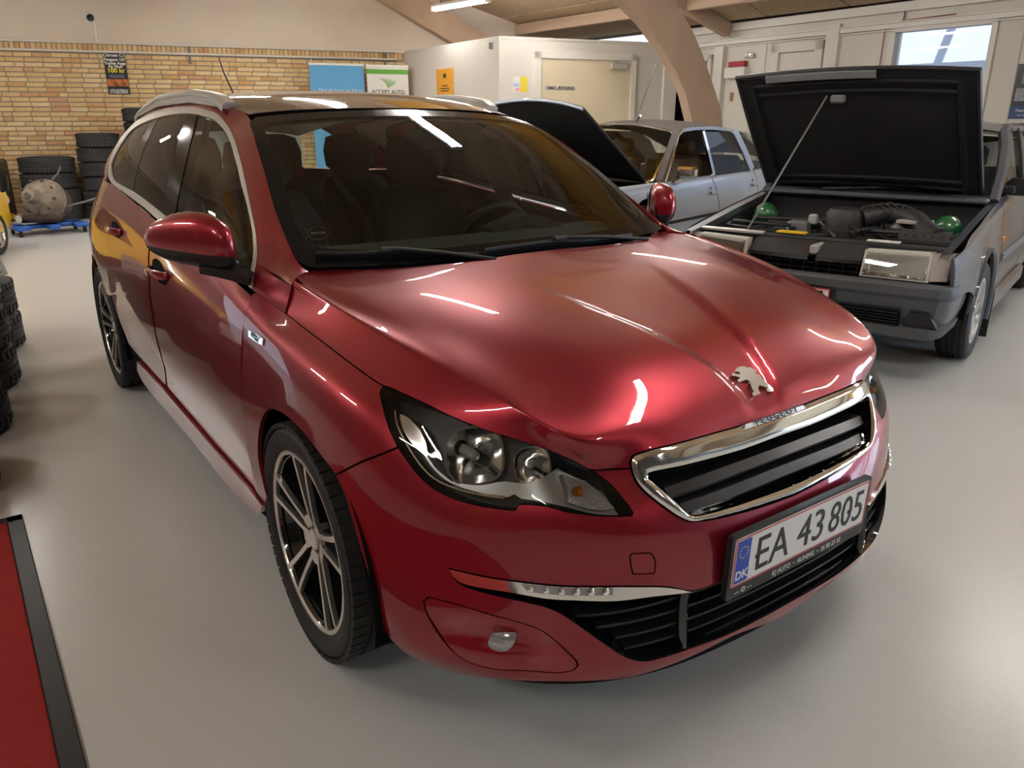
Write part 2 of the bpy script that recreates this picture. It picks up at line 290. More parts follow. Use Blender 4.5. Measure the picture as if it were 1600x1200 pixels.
UV = {
 'hood': [(0.025,0.0105),(0.0839,0.0109),(0.1978,0.0199),(0.3022,0.0289),(0.4214,0.0275),(0.5103,0.0291),(0.599,0.0271),(0.7003,0.0227),(0.8029,0.0143),(0.8685,0.0284),(0.9796,0.0504),(1.0361,0.0627),(1.1182,0.081),(1.2201,0.0939),(1.301,0.0948),(1.4477,0.58),(1.4495,0.5852),(1.4524,0.6381),(1.4489,0.6645),(1.4168,0.7212),(1.3155,0.7242),(1.2039,0.7249),(1.0617,0.7232),(0.9671,0.7222),(0.9497,0.7185),(0.8541,0.7156),(0.7809,0.721),(0.7212,0.7257),(0.6854,0.7246),(0.6395,0.7216),(0.5919,0.714),(0.5473,0.7122),(0.5101,0.7233),(0.4684,0.7235),(0.4197,0.7341),(0.4158,0.7198),(0.4082,0.7064),(0.3901,0.705),(0.3023,0.7107),(0.1771,0.7119),(0.1088,0.7132),(0.0045,0.7135)],
 'fender': [(1.5866,0.7257),(1.4168,0.7212),(1.3155,0.7242),(1.2039,0.7249),(1.0617,0.7232),(0.9671,0.7222),(0.9689,0.7359),(0.953,0.7598),(0.934,0.8011),(0.9183,0.8223),(0.9183,0.8223),(0.9585,0.8575),(0.9994,0.8914),(1.0571,0.9443),(1.0833,0.94),(1.1282,0.9373),(1.1772,0.9374),(1.2296,0.9436),(1.2925,0.9556),(1.3454,0.9727),(1.3853,1.0017),(1.4217,1.0425),(1.4593,1.0989),(1.4785,1.1462),(1.4752,1.1963),(1.4697,1.2526),(1.5177,1.2839),(1.5652,1.2783),(1.5906,1.2714),(1.5741,1.1995),(1.5765,1.1506),(1.565,1.0646),(1.5583,1.0216),(1.5562,0.9581),(1.5652,0.8907),(1.5639,0.8462),(1.5649,0.7928),(1.5949,0.7382)],
 'bumper': [(1.0571,0.9443),(0.9994,0.8914),(0.9585,0.8575),(0.9183,0.8223),(0.9132,0.8267),(0.8835,0.85),(0.8528,0.8643),(0.821,0.8697),(0.7809,0.8699),(0.7356,0.8675),(0.7184,0.8667),(0.7067,0.8645),(0.7041,0.8568),(0.6989,0.85),(0.682,0.8468),(0.6373,0.8457),(0.61,0.8514),(0.5724,0.8506),(0.5119,0.8476),(0.4727,0.8457),(0.4661,0.8365),(0.4687,0.7994),(0.4795,0.757),(0.5072,0.7248),(0.4688,0.7251),(0.4197,0.7341),(0.4167,0.7242),(0.4187,0.7463),(0.4198,0.771),(0.4129,0.7953),(0.4001,0.8211),(0.3822,0.847),(0.3649,0.8657),(0.3379,0.8827),(0.2992,0.8895),(0.196,0.8987),(0.093,0.9083),(-0.0046,0.9145)],
 'bumper_arch': [(0.9459,1.2647),(0.9554,1.2403),(0.9639,1.2185),(0.9679,1.1457),(0.976,1.0859),(0.9948,1.0296),(1.0181,0.9809),(1.0361,0.9576),(1.0571,0.9443)],
 'bumper_bot': [(-0.002,1.2972),(0.184,1.2656),(0.3066,1.2739),(0.3899,1.2836),(0.463,1.2904),(0.5291,1.2816),(0.6104,1.2749),(0.7099,1.2874),(0.7707,1.3098),(0.8516,1.3067),(0.9089,1.304),(0.9459,1.2647)],
 'lamp': [(0.9671,0.7222),(0.9497,0.7185),(0.8541,0.7156),(0.7809,0.721),(0.7212,0.7257),(0.6854,0.7246),(0.6395,0.7216),(0.5919,0.714),(0.5473,0.7122),(0.5101,0.7233),(0.4795,0.757),(0.4687,0.7994),(0.4661,0.8365),(0.4727,0.8457),(0.5119,0.8476),(0.5724,0.8506),(0.61,0.8514),(0.6373,0.8457),(0.682,0.8468),(0.6989,0.85),(0.7041,0.8568),(0.7067,0.8645),(0.7184,0.8667),(0.7356,0.8675),(0.7809,0.8699),(0.821,0.8697),(0.8528,0.8643),(0.8835,0.85),(0.9132,0.8267),(0.9183,0.8223),(0.934,0.8011),(0.953,0.7598),(0.9689,0.7359)],
 'intake': [(0.0162,1.0734),(0.1906,1.0751),(0.2457,1.0819),(0.3313,1.08),(0.3835,1.0526),(0.4295,1.0356),(0.5174,1.0189),(0.6357,1.0127),(0.6955,1.0109),(0.7496,1.0109),(0.8146,1.0075),(0.8069,1.0225),(0.7946,1.0371),(0.769,1.045),(0.7458,1.0492),(0.6995,1.0546),(0.6467,1.0643),(0.6167,1.078),(0.586,1.1044),(0.543,1.1497),(0.5113,1.1817),(0.4843,1.2091),(0.4494,1.2337),(0.4255,1.2402),(0.374,1.2404),(0.3154,1.241),(0.2107,1.2476),(0.067,1.2472),(0.002,1.2464)],
 'strip': [(0.3345,1.0807),(0.3835,1.0526),(0.4295,1.0356),(0.5174,1.0189),(0.6357,1.0127),(0.6955,1.0109),(0.7496,1.0109),(0.8146,1.0075),(0.807,1.0211),(0.7951,1.0313),(0.7698,1.036),(0.7015,1.0375),(0.6318,1.0451),(0.5851,1.0478),(0.5114,1.0568),(0.4286,1.063)],
 'led': [(0.6909,1.0116),(0.6355,1.0142),(0.5173,1.0205),(0.5161,1.0389),(0.5864,1.0346),(0.6333,1.0323),(0.6739,1.0302)],
 'fogpanel': [(0.8584,1.0951),(0.8487,1.0827),(0.7971,1.0872),(0.7311,1.1013),(0.687,1.1108),(0.6561,1.1209),(0.6297,1.1375),(0.6004,1.1693),(0.5717,1.2064),(0.5671,1.219),(0.5724,1.2336),(0.5941,1.2402),(0.6559,1.2366),(0.7112,1.2429),(0.7573,1.239),(0.7889,1.2239),(0.8238,1.1825),(0.8524,1.1256)],
 'fog': [(0.7302,1.1721),(0.7289,1.1543),(0.7238,1.1424),(0.704,1.1377),(0.6829,1.1382),(0.681,1.146),(0.6852,1.1655),(0.6958,1.1828),(0.7085,1.1913),(0.7208,1.1884)],
 'tow': [(0.488,0.952),(0.4844,0.9448),(0.4438,0.947),(0.4358,0.9543),(0.4281,0.9747),(0.4287,1.001),(0.4767,0.9941),(0.4829,0.9749)],
 'grille_out': [(0.0045,0.7135),(0.1088,0.7132),(0.1771,0.7119),(0.3023,0.7107),(0.3901,0.705),(0.4082,0.7064),(0.4158,0.7198),(0.4185,0.7389),(0.4198,0.771),(0.4129,0.7953),(0.4001,0.8211),(0.3822,0.847),(0.3649,0.8657),(0.3379,0.8827),(0.2992,0.8895),(0.196,0.8987),(0.093,0.9083),(0.0003,0.9148)],
 'grille_in': [(-0.0035,0.7693),(0.148,0.7712),(0.2984,0.7636),(0.3748,0.756),(0.3874,0.7567),(0.3907,0.7657),(0.3786,0.7877),(0.3564,0.8302),(0.3361,0.8635),(0.3201,0.8703),(0.2983,0.8721),(0.1595,0.8775),(0.0051,0.8833)],
 'grille_top': [(0.0045,0.7135),(0.1088,0.7132),(0.1461,0.711)],
 'door_front': [(0.4113,0.0208),(0.3902,0.0653),(0.3762,0.1343),(0.3693,0.2163),(0.3654,0.3224),(0.373,0.4131),(0.3884,0.5536),(0.4325,0.7122),(0.4709,0.7092),(0.9237,0.7119),(1.5305,0.6892),(1.532,0.6735),(1.4239,0.5705),(1.4137,0.496),(1.4122,0.4352),(1.3989,0.3541),(1.4035,0.3069),(1.3994,0.2146),(1.4179,0.124),(1.4114,0.0617),(1.3955,0.0),(1.2991,0.0),(0.9816,0.0),(0.634,0.0104)],
 'door_rear': [(1.416,0.0),(1.4195,0.0633),(1.4365,0.1277),(1.4202,0.2188),(1.4264,0.3114),(1.4229,0.359),(1.4385,0.4408),(1.4422,0.5026),(1.4562,0.579),(1.576,0.6906),(1.6641,0.6973),(2.1114,0.6862),(2.2422,0.6701),(2.2598,0.6018),(2.2948,0.5398),(2.3221,0.4659),(2.3041,0.3833),(2.2572,0.299),(2.246,0.2336),(2.2519,0.1483),(2.3214,0.0784),(2.2904,0.0296),(2.1544,0.0),(1.6962,0.0)],
 'sill': [(2.095,0.7105),(1.5772,0.7094),(0.932,0.721),(0.4782,0.7177),(0.3381,0.7271),(0.4049,0.7751),(0.4637,0.7915),(0.5819,0.7979),(1.0056,0.8102),(1.5315,0.8087),(2.0895,0.7989),(2.1594,0.7646)],
 'trim_out': [(0.1778,0.0047),(0.241,0.1538),(0.312,0.2212),(0.3738,0.2471),(0.4737,0.2696),(0.555,0.2847),(0.6681,0.3001),(0.7659,0.3041),(0.9129,0.307),(1.0234,0.3183),(1.1378,0.3357),(1.2556,0.3395),(1.4222,0.3411),(1.6216,0.3357),(1.8332,0.3279),(2.0219,0.3242),(2.2756,0.311),(2.5264,0.3046),(2.6098,0.2365),(2.5466,0.1589),(2.5293,0.0908),(2.5126,0.0567),(2.4805,0.0166),(2.3306,0.0001),(2.0274,0.0031),(1.4698,0.0105),(1.1845,0.0055),(0.7599,0.0083),(0.4454,0.0013)],
 'trim_in': [(0.2161,0.0257),(0.2601,0.1419),(0.3265,0.2064),(0.3894,0.2334),(0.4719,0.253),(0.5702,0.2663),(0.6686,0.2814),(0.7816,0.287),(0.9111,0.2911),(1.0172,0.3003),(1.1312,0.3137),(1.2314,0.3155),(1.3172,0.3165),(1.5444,0.31),(1.829,0.293),(2.0112,0.2793),(2.1584,0.2658),(2.2986,0.2357),(2.3707,0.1618),(2.4245,0.0808),(2.3444,0.0392),(2.223,0.0192),(1.9351,0.0228),(1.6393,0.0303),(1.2288,0.0289),(1.0942,0.0263),(0.6974,0.0293),(0.4259,0.0234)],
 'win_front': [(0.2161,0.0257),(0.2601,0.1419),(0.3265,0.2064),(0.3894,0.2334),(0.4719,0.253),(0.5702,0.2663),(0.6686,0.2814),(0.7816,0.287),(0.9111,0.2911),(1.0172,0.3003),(1.1312,0.3137),(1.2314,0.3155),(1.3172,0.3165),(1.1978,0.2419),(1.0846,0.1405),(1.0285,0.0607),(1.028,0.0273),(0.6974,0.0293),(0.4259,0.0234)],
 'win_rear': [(1.4552,0.3124),(1.5444,0.31),(1.7189,0.3005),(1.8316,0.29),(1.7969,0.2354),(1.7524,0.1566),(1.7136,0.0886),(1.7027,0.03),(1.6393,0.0303),(1.2288,0.0289),(1.1637,0.0271),(1.1769,0.0666),(1.2289,0.142),(1.3113,0.2194)],
 'win_quarter': [(1.9249,0.2891),(2.0112,0.2793),(2.1584,0.2658),(2.2986,0.2357),(2.3707,0.1618),(2.4245,0.0808),(2.3444,0.0392),(2.223,0.0192),(1.9743,0.0215),(1.9006,0.0632),(1.8974,0.1325),(1.8992,0.2077)],
 'apillar': [(0.1947,0.0029),(0.241,0.1538),(0.312,0.2212),(0.3738,0.2471),(0.4737,0.2696),(0.555,0.2847),(0.6681,0.3001),(0.7659,0.3041),(0.9129,0.307),(1.0234,0.3183),(1.1378,0.3357),(1.2556,0.3395),(1.4222,0.3411),(1.6216,0.3357),(1.8332,0.3279),(2.0219,0.3242),(2.2756,0.311),(2.5264,0.3046),(2.6098,0.2365),(2.5466,0.1589),(2.5293,0.0908),(2.5397,0.0557),(2.5495,0.0398)],
 'corner': [(0.1779,0.0),(0.1477,0.0),(0.0,0.0013),(0.0,0.21),(0.0143,0.2802),(0.01,0.3529),(0.0,0.3705)],
 'sensor': [(0.0854,0.7445),(0.0432,0.7662),(-0.0524,0.7713),(-0.0749,0.7596),(-0.065,0.6402),(-0.0479,0.6305),(0.0589,0.6192),(0.0773,0.6396),(0.0831,0.6907)],
 'sticker': [(0.5633,0.177)],
 'wiper_a': [(0.6035,0.052),(0.524,0.0429),(0.4263,0.0372),(0.3681,0.0302),(0.2676,0.0099),(0.1841,0.0022)],
 'wiper_b': [(0.157,0.0147),(0.0362,0.0204),(-0.1048,0.0204),(-0.1857,0.0085),(-0.3373,0.0016),(-0.4114,0.0)],
 'badge': [(0.3311,0.1303),(0.2725,0.1219),(0.2334,0.121),(0.2262,0.1408),(0.2643,0.1456),(0.3226,0.149)],
 'wind_glass': [(-0.0208,0.0098),(0.1544,0.001),(0.2737,0.0),(0.3814,0.0),(0.4976,0.0017),(0.5755,0.004),(0.617,0.0023),(0.6366,0.0135),(0.6489,0.0431),(0.6528,0.0977),(0.6539,0.1784),(0.6518,0.2561),(0.6539,0.4168),(0.6536,0.6007),(0.6538,0.789),(0.6539,0.8337),(0.6227,0.8936),(0.469,0.9027),(0.2673,0.9099),(0.0047,0.9185)],
 'wind_clear': [(-0.0342,0.0586),(0.1216,0.0591),(0.2643,0.0555),(0.424,0.0654),(0.5498,0.0897),(0.5917,0.113),(0.6053,0.1354),(0.6082,0.178),(0.6077,0.3396),(0.6065,0.5355),(0.6072,0.7138),(0.6081,0.7763),(0.5924,0.8037),(0.538,0.8206),(0.3078,0.8435),(0.0643,0.8553)],
 'emblem': [(0.0244,0.5862),(0.0082,0.5819),(-0.0068,0.5824),(-0.0148,0.5842),(-0.0202,0.5879),(-0.0287,0.5875),(-0.0378,0.5985),(-0.0287,0.6016),(-0.0368,0.6077),(-0.0361,0.616),(-0.0391,0.6226),(-0.0449,0.6359),(-0.0476,0.6427),(-0.0437,0.6511),(-0.0246,0.6465),(-0.0251,0.6402),(-0.0342,0.6369),(-0.025,0.6323),(-0.0138,0.6267),(-0.0064,0.6299),(-0.0004,0.6367),(0.0002,0.6456),(0.0264,0.6465),(0.0248,0.6386),(0.016,0.6368),(0.014,0.6259),(0.0061,0.6141),(0.0131,0.609),(0.0398,0.6098),(0.041,0.6055),(0.0263,0.6029),(0.0335,0.5983),(0.0432,0.5953),(0.0424,0.5933),(0.0349,0.5922),(0.0212,0.5957),(0.0147,0.5946),(0.0175,0.5908),(0.0241,0.5879)],
 'lampA': [(0.7695,0.7774),(0.7543,0.7287),(0.831,0.8057),(0.826,0.8358)],
 'lampB': [(0.6569,0.7637),(0.6502,0.7294),(0.6945,0.7769)],
 'bulb': [(0.5618,0.7822)],
 'bezel': [(0.8864,0.7966),(0.8658,0.8265),(0.8376,0.8432),(0.781,0.8436),(0.7276,0.8407),(0.7099,0.8299),(0.6966,0.8381),(0.6749,0.8366),(0.6133,0.8355),(0.5342,0.8324),(0.4853,0.8333),(0.4954,0.7797),(0.5337,0.7453),(0.5888,0.7424),(0.6389,0.7791),(0.6805,0.8015),(0.7296,0.8092),(0.7799,0.8294),(0.8262,0.8407),(0.8576,0.8262),(0.875,0.8025)],
 'sidechrome': [(0.921,0.7537),(0.8942,0.7528),(0.8705,0.7661),(0.8637,0.7847),(0.8681,0.8128),(0.8939,0.8023),(0.9123,0.7835)],
 'lampline': [(0.9246,0.7527),(0.9205,0.7802),(0.9048,0.8076),(0.8814,0.8328),(0.8535,0.8478),(0.815,0.8497),(0.7697,0.8466),(0.7277,0.8421)],
 'turn': [(0.584,0.7515),(0.5268,0.7485),(0.4987,0.7719),(0.4912,0.814),(0.5446,0.8228),(0.5966,0.8181),(0.5817,0.7807)],
 'peug': [(0.116,0.7236),(0.0161,0.7215),(-0.1189,0.7244),(-0.1336,0.7154),(-0.0008,0.7129),(0.1088,0.7132)],
 'handle_f': [(1.3688,0.1425),(1.3171,0.1267),(1.2398,0.1309),(1.1685,0.1533),(1.1198,0.1795),(1.1446,0.2022),(1.244,0.2144),(1.3195,0.1982),(1.371,0.171)],
 'handle_r': [(2.1991,0.1312),(2.131,0.1169),(2.0346,0.1188),(1.946,0.1368),(1.9357,0.156),(1.988,0.1717),(2.0947,0.1689),(2.1811,0.1548)],
 'rail': [(0.5638,0.1766),(0.551,0.2899),(0.5429,0.4319)],
}

SGN = {id(dome): 1, id(side): 1, id(glassh): -1, id(wind): -1, id(roof): -1}
# ---------------------------------------------------------------- trimmed panels
def inside(P, poly):
    x, y = P[:, 0], P[:, 1]; c = np.zeros(len(P), bool); n = len(poly); j = n-1
    for i in range(n):
        xi, yi = poly[i]; xj, yj = poly[j]
        if yi != yj: c ^= ((yi > y) != (yj > y)) & (x < (xj-xi)*(y-yi)/(yj-yi)+xi)
        j = i
    return c
def dist_poly(P, poly):
    d = np.full(len(P), 1e9); A = np.asarray(poly); B = np.roll(A, -1, 0)
    for a, b in zip(A, B):
        ab = b-a; t = np.clip(((P-a)@ab)/(ab@ab+1e-12), 0, 1); d = np.minimum(d, np.linalg.norm(P-a-t[:, None]*ab, axis=1))
    return d
def resample(pts, ds, closed=True, corner=38):
    """smooth a traced outline (Catmull-Rom between its corners) and resample it"""
    P = np.asarray(pts, float); keep = [0]
    for i in range(1, len(P)):
        if np.linalg.norm(P[i]-P[keep[-1]]) > 1e-4: keep.append(i)
    P = P[keep]
    if closed and np.linalg.norm(P[0]-P[-1]) < 1e-4: P = P[:-1]
    n = len(P); out = []
    def cor(i):
        if not closed and i in (0, n-1): return True
        a = P[i]-P[i-1]; b = P[(i+1) % n]-P[i]; c = (a@b)/(np.linalg.norm(a)*np.linalg.norm(b)+1e-12); return math.degrees(math.acos(max(-1, min(1, c)))) > corner
    C_ = [cor(i) for i in range(n)]
    for i in range(n if closed else n-1):
        j = (i+1) % n; p1, p2 = P[i], P[j]
        p0 = P[i-1] if not C_[i] else 2*p1-p2; p3 = P[(j+1) % n] if not C_[j] else 2*p2-p1
        L = np.linalg.norm(p2-p1); k = max(1, int(round(L/ds)))
        # tangents limited by the chord
        d0 = np.linalg.norm(p1-p0)+1e-9; d2 = np.linalg.norm(p3-p2)+1e-9
        m1 = (p2-p0)/(L+d0)*L; m2 = (p3-p1)/(L+d2)*L
        for q in range(k):
            t = q/k; out.append((2*t**3-3*t**2+1)*p1+(t**3-2*t**2+t)*m1+(-2*t**3+3*t**2)*p2+(t**3-t**2)*m2)
    if not closed: out.append(P[-1])
    return np.array(out)
def area(P): return .5*np.sum(P[:, 0]*np.roll(P[:, 1], -1)-np.roll(P[:, 0], -1)*P[:, 1])
def inset(P, g):
    if abs(g) < 1e-6: return P
    s = 1 if area(P) > 0 else -1; a = P-np.roll(P, 1, 0); b = np.roll(P, -1, 0)-P
    a /= np.linalg.norm(a, axis=1)[:, None]+1e-12; b /= np.linalg.norm(b, axis=1)[:, None]+1e-12
    na = np.stack([-a[:, 1], a[:, 0]], 1)*s; nb = np.stack([-b[:, 1], b[:, 0]], 1)*s; m = na+nb; l = np.linalg.norm(m, axis=1)[:, None]
    m = m/np.maximum(l, .3); c = np.maximum((m*na).sum(1), .5)[:, None]; return P+m/c*g
def symm(uv):
    """right-half outline that starts and ends on the centre line -> whole outline"""
    a = np.asarray(uv, float).copy(); a[0, 0] = 0; a[-1, 0] = 0; b = a[::-1][1:-1].copy(); b[:, 0] *= -1; return np.concatenate([a, b])
def panel(name, S, uv, m, parent, holes=(), h=.022, depth=.012, off=0., gap=.0016, sides='R', ds=.011, offfn=None, corner=38, raw=False):
    """trimmed piece of surface S with turned-in edges; sides: R, L, RL (two objects) or C (crosses the centre)"""
    O = np.asarray(uv, float) if raw else resample(uv, ds, corner=corner); O = inset(O, gap); H = [inset(np.asarray(q, float) if raw else resample(q, ds, corner=corner), -gap) for q in holes]
    lo, hi = O.min(0), O.max(0); gx, gy = np.meshgrid(np.arange(lo[0]+h/2, hi[0], h), np.arange(lo[1]+h/2, hi[1], h*.87)); gx[1::2] += h/2
    G = np.stack([gx.ravel(), gy.ravel()], 1)
    if len(G):
        ok = inside(G, O)
        for q in H: ok &= ~inside(G, q)
        G = G[ok]
        for q in [O]+H: G = G[dist_poly(G, q) > h*.4]
    V = [Vector(p) for p in O]; E = [(i, (i+1) % len(O)) for i in range(len(O))]
    for q in H: n = len(V); V += [Vector(p) for p in q]; E += [(n+i, n+(i+1) % len(q)) for i in range(len(q))]
    V += [Vector(p) for p in G]
    vo, eo, fo, _, _, _ = delaunay_2d_cdt(V, E, [], 0, 1e-7)
    T = np.array([tuple(f) for f in fo]); Q = np.array([(v.x, v.y) for v in vo]); c = Q[T].mean(1); ok = inside(c, O)
    for q in H: ok &= ~inside(c, q)
    T = T[ok]; P, N = S.PN(Q[:, 0], Q[:, 1]); N = N*SGN[id(S)]
    o = off if offfn is None else off+offfn(Q, P)
    P = P+N*(o[:, None] if hasattr(o, '__len__') else o)
    if offfn is not None:  # normals follow the relief
        acc = np.zeros_like(P); fn = np.cross(P[T[:, 1]]-P[T[:, 0]], P[T[:, 2]]-P[T[:, 0]]); fn *= np.sign((fn*N[T[:, 0]]).sum(1))[:, None]
        for k in range(3): np.add.at(acc, T[:, k], fn)
        N = acc/(np.linalg.norm(acc, axis=1)[:, None]+1e-12)
    fn = np.cross(P[T[:, 1]]-P[T[:, 0]], P[T[:, 2]]-P[T[:, 0]]); bad = (fn*N[T[:, 0]]).sum(1) < 0; T[bad] = T[bad][:, ::-1]
    # boundary edges -> rim
    ed = {}
    for t in T:
        for a, b in ((t[0], t[1]), (t[1], t[2]), (t[2], t[0])): ed[(a, b)] = 1
    rim = [(a, b) for a, b in ed if (b, a) not in ed]
    V3 = P.tolist(); LN = N.tolist(); F = [tuple(t) for t in T]; n0 = len(V3)
    if depth:
        ids = {}
        def rv(a, lvl):
            k = (a, lvl)
            if k not in ids: ids[k] = len(V3); V3.append((P[a]-N[a]*depth*lvl).tolist())
            return ids[k]
        for a, b in rim: F.append((rv(b, 0), rv(a, 0), rv(a, 1), rv(b, 1)))
    out = []
    for sd in ('R', 'L') if sides == 'RL' else (sides,):
        vv = V3; ff = F; nn = LN
        if sd == 'L': vv = [(x, -y, z) for x, y, z in V3]; ff = [f[::-1] for f in F]; nn = [(x, -y, z) for x, y, z in LN]
        me = bpy.data.meshes.new(name); me.from_pydata(vv, [], ff); me.shade_smooth()
        ln = []
        for p in me.polygons:
            if len(p.vertices) == 3 and all(i < n0 for i in p.vertices): ln += [nn[i] for i in p.vertices]
            else: ln += [tuple(p.normal)]*len(p.vertices)
        me.normals_split_custom_set(ln)
        out.append(link(name, me, m, parent))
    return out
def on(S, uv, off=0.):
    uv = np.atleast_2d(np.asarray(uv, float)); P, N = S.PN(uv[:, 0], uv[:, 1]); return P+N*SGN[id(S)]*off
def mir(V): return [(x, -y, z) for x, y, z in V]
def both(mk, name, m, parent, smooth=30):
    """mk() -> MB on the right side; builds it and its mirror image"""
    b = mk(); o = [b.build(name, m, parent, smooth)]; c = MB(); c.v = mir(b.v); c.f = [f[::-1] for f in b.f]; o.append(c.build(name, m, parent, smooth)); return o
# ================================================================ the hall
def st(o): o['kind'] = 'structure'; return o
def floor_mat():
    m = mat('painted_floor', (.56, .545, .51), .26); nt = m.node_tree; b = nt.nodes['Principled BSDF']; tc = nt.nodes.new('ShaderNodeTexCoord')
    def noise(s, d=6, dist=0): n = nt.nodes.new('ShaderNodeTexNoise'); n.inputs['Scale'].default_value = s; n.inputs['Detail'].default_value = d; n.inputs['Distortion'].default_value = dist; nt.links.new(tc.outputs['Object'], n.inputs['Vector']); return n
    def ramp(n, a, b_, c0, c1): r = nt.nodes.new('ShaderNodeValToRGB'); r.color_ramp.elements[0].position = a; r.color_ramp.elements[1].position = b_; r.color_ramp.elements[0].color = (*c0, 1); r.color_ramp.elements[1].color = (*c1, 1); nt.links.new(n.outputs['Fac'], r.inputs[0]); return r
    base = ramp(noise(.45, 1), .3, .7, (.53, .525, .505), (.57, .565, .545))
    scuff = ramp(noise(70, 6, .3), .58, .72, (1, 1, 1), (.80, .79, .77)); spots = ramp(noise(60, 2), .76, .82, (1, 1, 1), (.55, .53, .5))
    m1 = nt.nodes.new('ShaderNodeMix'); m1.data_type = 'RGBA'; m1.blend_type = 'MULTIPLY'; m1.inputs[0].default_value = .30; nt.links.new(base.outputs[0], m1.inputs[6]); nt.links.new(scuff.outputs[0], m1.inputs[7])
    m2 = nt.nodes.new('ShaderNodeMix'); m2.data_type = 'RGBA'; m2.blend_type = 'MULTIPLY'; m2.inputs[0].default_value = .5; nt.links.new(m1.outputs[2], m2.inputs[6]); nt.links.new(spots.outputs[0], m2.inputs[7]); nt.links.new(m2.outputs[2], b.inputs['Base Color'])
    rr = ramp(noise(3, 3, .3), .3, .7, (.24, .24, .24), (.30, .30, .30)); pass
    bp = nt.nodes.new('ShaderNodeBump'); bp.inputs['Strength'].default_value = .12; bp.inputs['Distance'].default_value = .004; nt.links.new(noise(45, 2, 0).outputs['Fac'], bp.inputs['Height']); nt.links.new(bp.outputs[0], b.inputs['Normal'])
    return m
st(MB().box((-2.5, 0, -.05), (20.5, 18, .1)).build('floor', floor_mat()))
plaster = mat('cream_plaster', (.70, .61, .51), .9, noise=(1.5, .4, (.62, .52, .43)), bump=(14, .25))
white_w = mat('white_paint', (.66, .63, .57), .6, noise=(2, .3, (.58, .54, .48)), bump=(25, .12))
white_f = mat('white_gloss_paint', (.70, .67, .61), .4)
mortar = mat('mortar', (.33, .28, .22), .95, bump=(60, .4))
bricks = [mat('brick_'+n, c, .85, noise=(22, .45, d), bump=(90, .5)) for n, c, d in (('buff', (.70, .50, .25), (.50, .32, .14)), ('yellow', (.76, .56, .29), (.52, .33, .14)), ('pale', (.78, .61, .36), (.58, .40, .20)), ('orange', (.64, .39, .17), (.45, .22, .09)), ('pink', (.62, .35, .20), (.50, .26, .14)))]
A_ = Vector((.23345, .97237, 0)); N_ = Vector((-.97237, .23345, 0)); W0 = Vector((-11.795, .488, 0))   # brick gable wall: along, away, origin
def gw(s, z, d=0): return W0+A_*s-N_*d+Vector((0, 0, z))                                               # d metres into the room
rotA = Matrix(((A_.x, -N_.x, 0), (A_.y, -N_.y, 0), (0, 0, 1)))
wall_back = st(MB().add([gw(-7.5, 0), gw(8.2, 0), gw(8.2, 5.2), gw(-7.5, 5.2), gw(-7.5, 0, -.2), gw(8.2, 0, -.2), gw(8.2, 5.2, -.2), gw(-7.5, 5.2, -.2)], [(0, 1, 2, 3), (7, 6, 5, 4), (0, 4, 5, 1), (3, 2, 6, 7), (0, 3, 7, 4), (1, 5, 6, 2)]).build('wall_back', mortar))
MB().add([gw(-7.5, 2.405, .012), gw(8.2, 2.405, .012), gw(8.2, 5.2, .012), gw(-7.5, 5.2, .012), gw(-7.5, 2.405, 0), gw(8.2, 2.405, 0)], [(0, 1, 2, 3), (0, 4, 5, 1)]).build('plaster', plaster, wall_back)
def brick_mesh(l, h, m):
    b = MB().rbox((0, 0, 0), (l, .02, h), .004); me = bpy.data.meshes.new('brick'); me.from_pydata(b.v, [], b.f); me.materials.append(m); return me
BM = {(k, l): brick_mesh(.226 if l else .108, .0535, m) for k, m in enumerate(bricks) for l in (0, 1)}; SM = [brick_mesh(.0535, .100, m) for m in bricks]
rnd = random.Random(7); rest = [(MB(), m) for m in bricks]; n_single = 0
def pick(): return rnd.choices(range(5), (34, 30, 18, 11, 7))[0]
for c in range(34):
    z = .036+c*.0667; s = -2.2+(0 if c % 2 else .12)+rnd.uniform(-.02, .02)
    while s < 4.85:
        l = 0 if rnd.random() < .13 else 1; L = .226 if l else .108; k = pick(); p = gw(s+L/2, z+rnd.uniform(-.001, .001), rnd.uniform(.001, .005))
        if 17 <= c and -1.35 < s < 3.2 and n_single < 300:
            o = bpy.data.objects.new('brick', BM[(k, l)]); COL.objects.link(o); o.location = p; o.rotation_euler = (0, 0, math.atan2(A_.y, A_.x)); o.parent = wall_back; n_single += 1
        else: rest[k][0].rbox(p, (L, .02, .0535), .004, rotA)
        s += L+.0125
s = -2.2
while s < 4.85:
    rest[pick()][0].rbox(gw(s, 2.352, .003), (.0535, .02, .100), .004, rotA); s += .0655
me = bpy.data.meshes.new('brickwork'); V = []; F = []; MI = []
for k, (b, m) in enumerate(rest): n = len(V); V += b.v; F += [tuple(i+n for i in f) for f in b.f]; MI += [k]*len(b.f); me.materials.append(m)
me.from_pydata(V, [], F); me.polygons.foreach_set('material_index', MI); bw = bpy.data.objects.new('brickwork', me); COL.objects.link(bw); bw.parent = wall_back; bw['kind'] = 'stuff'
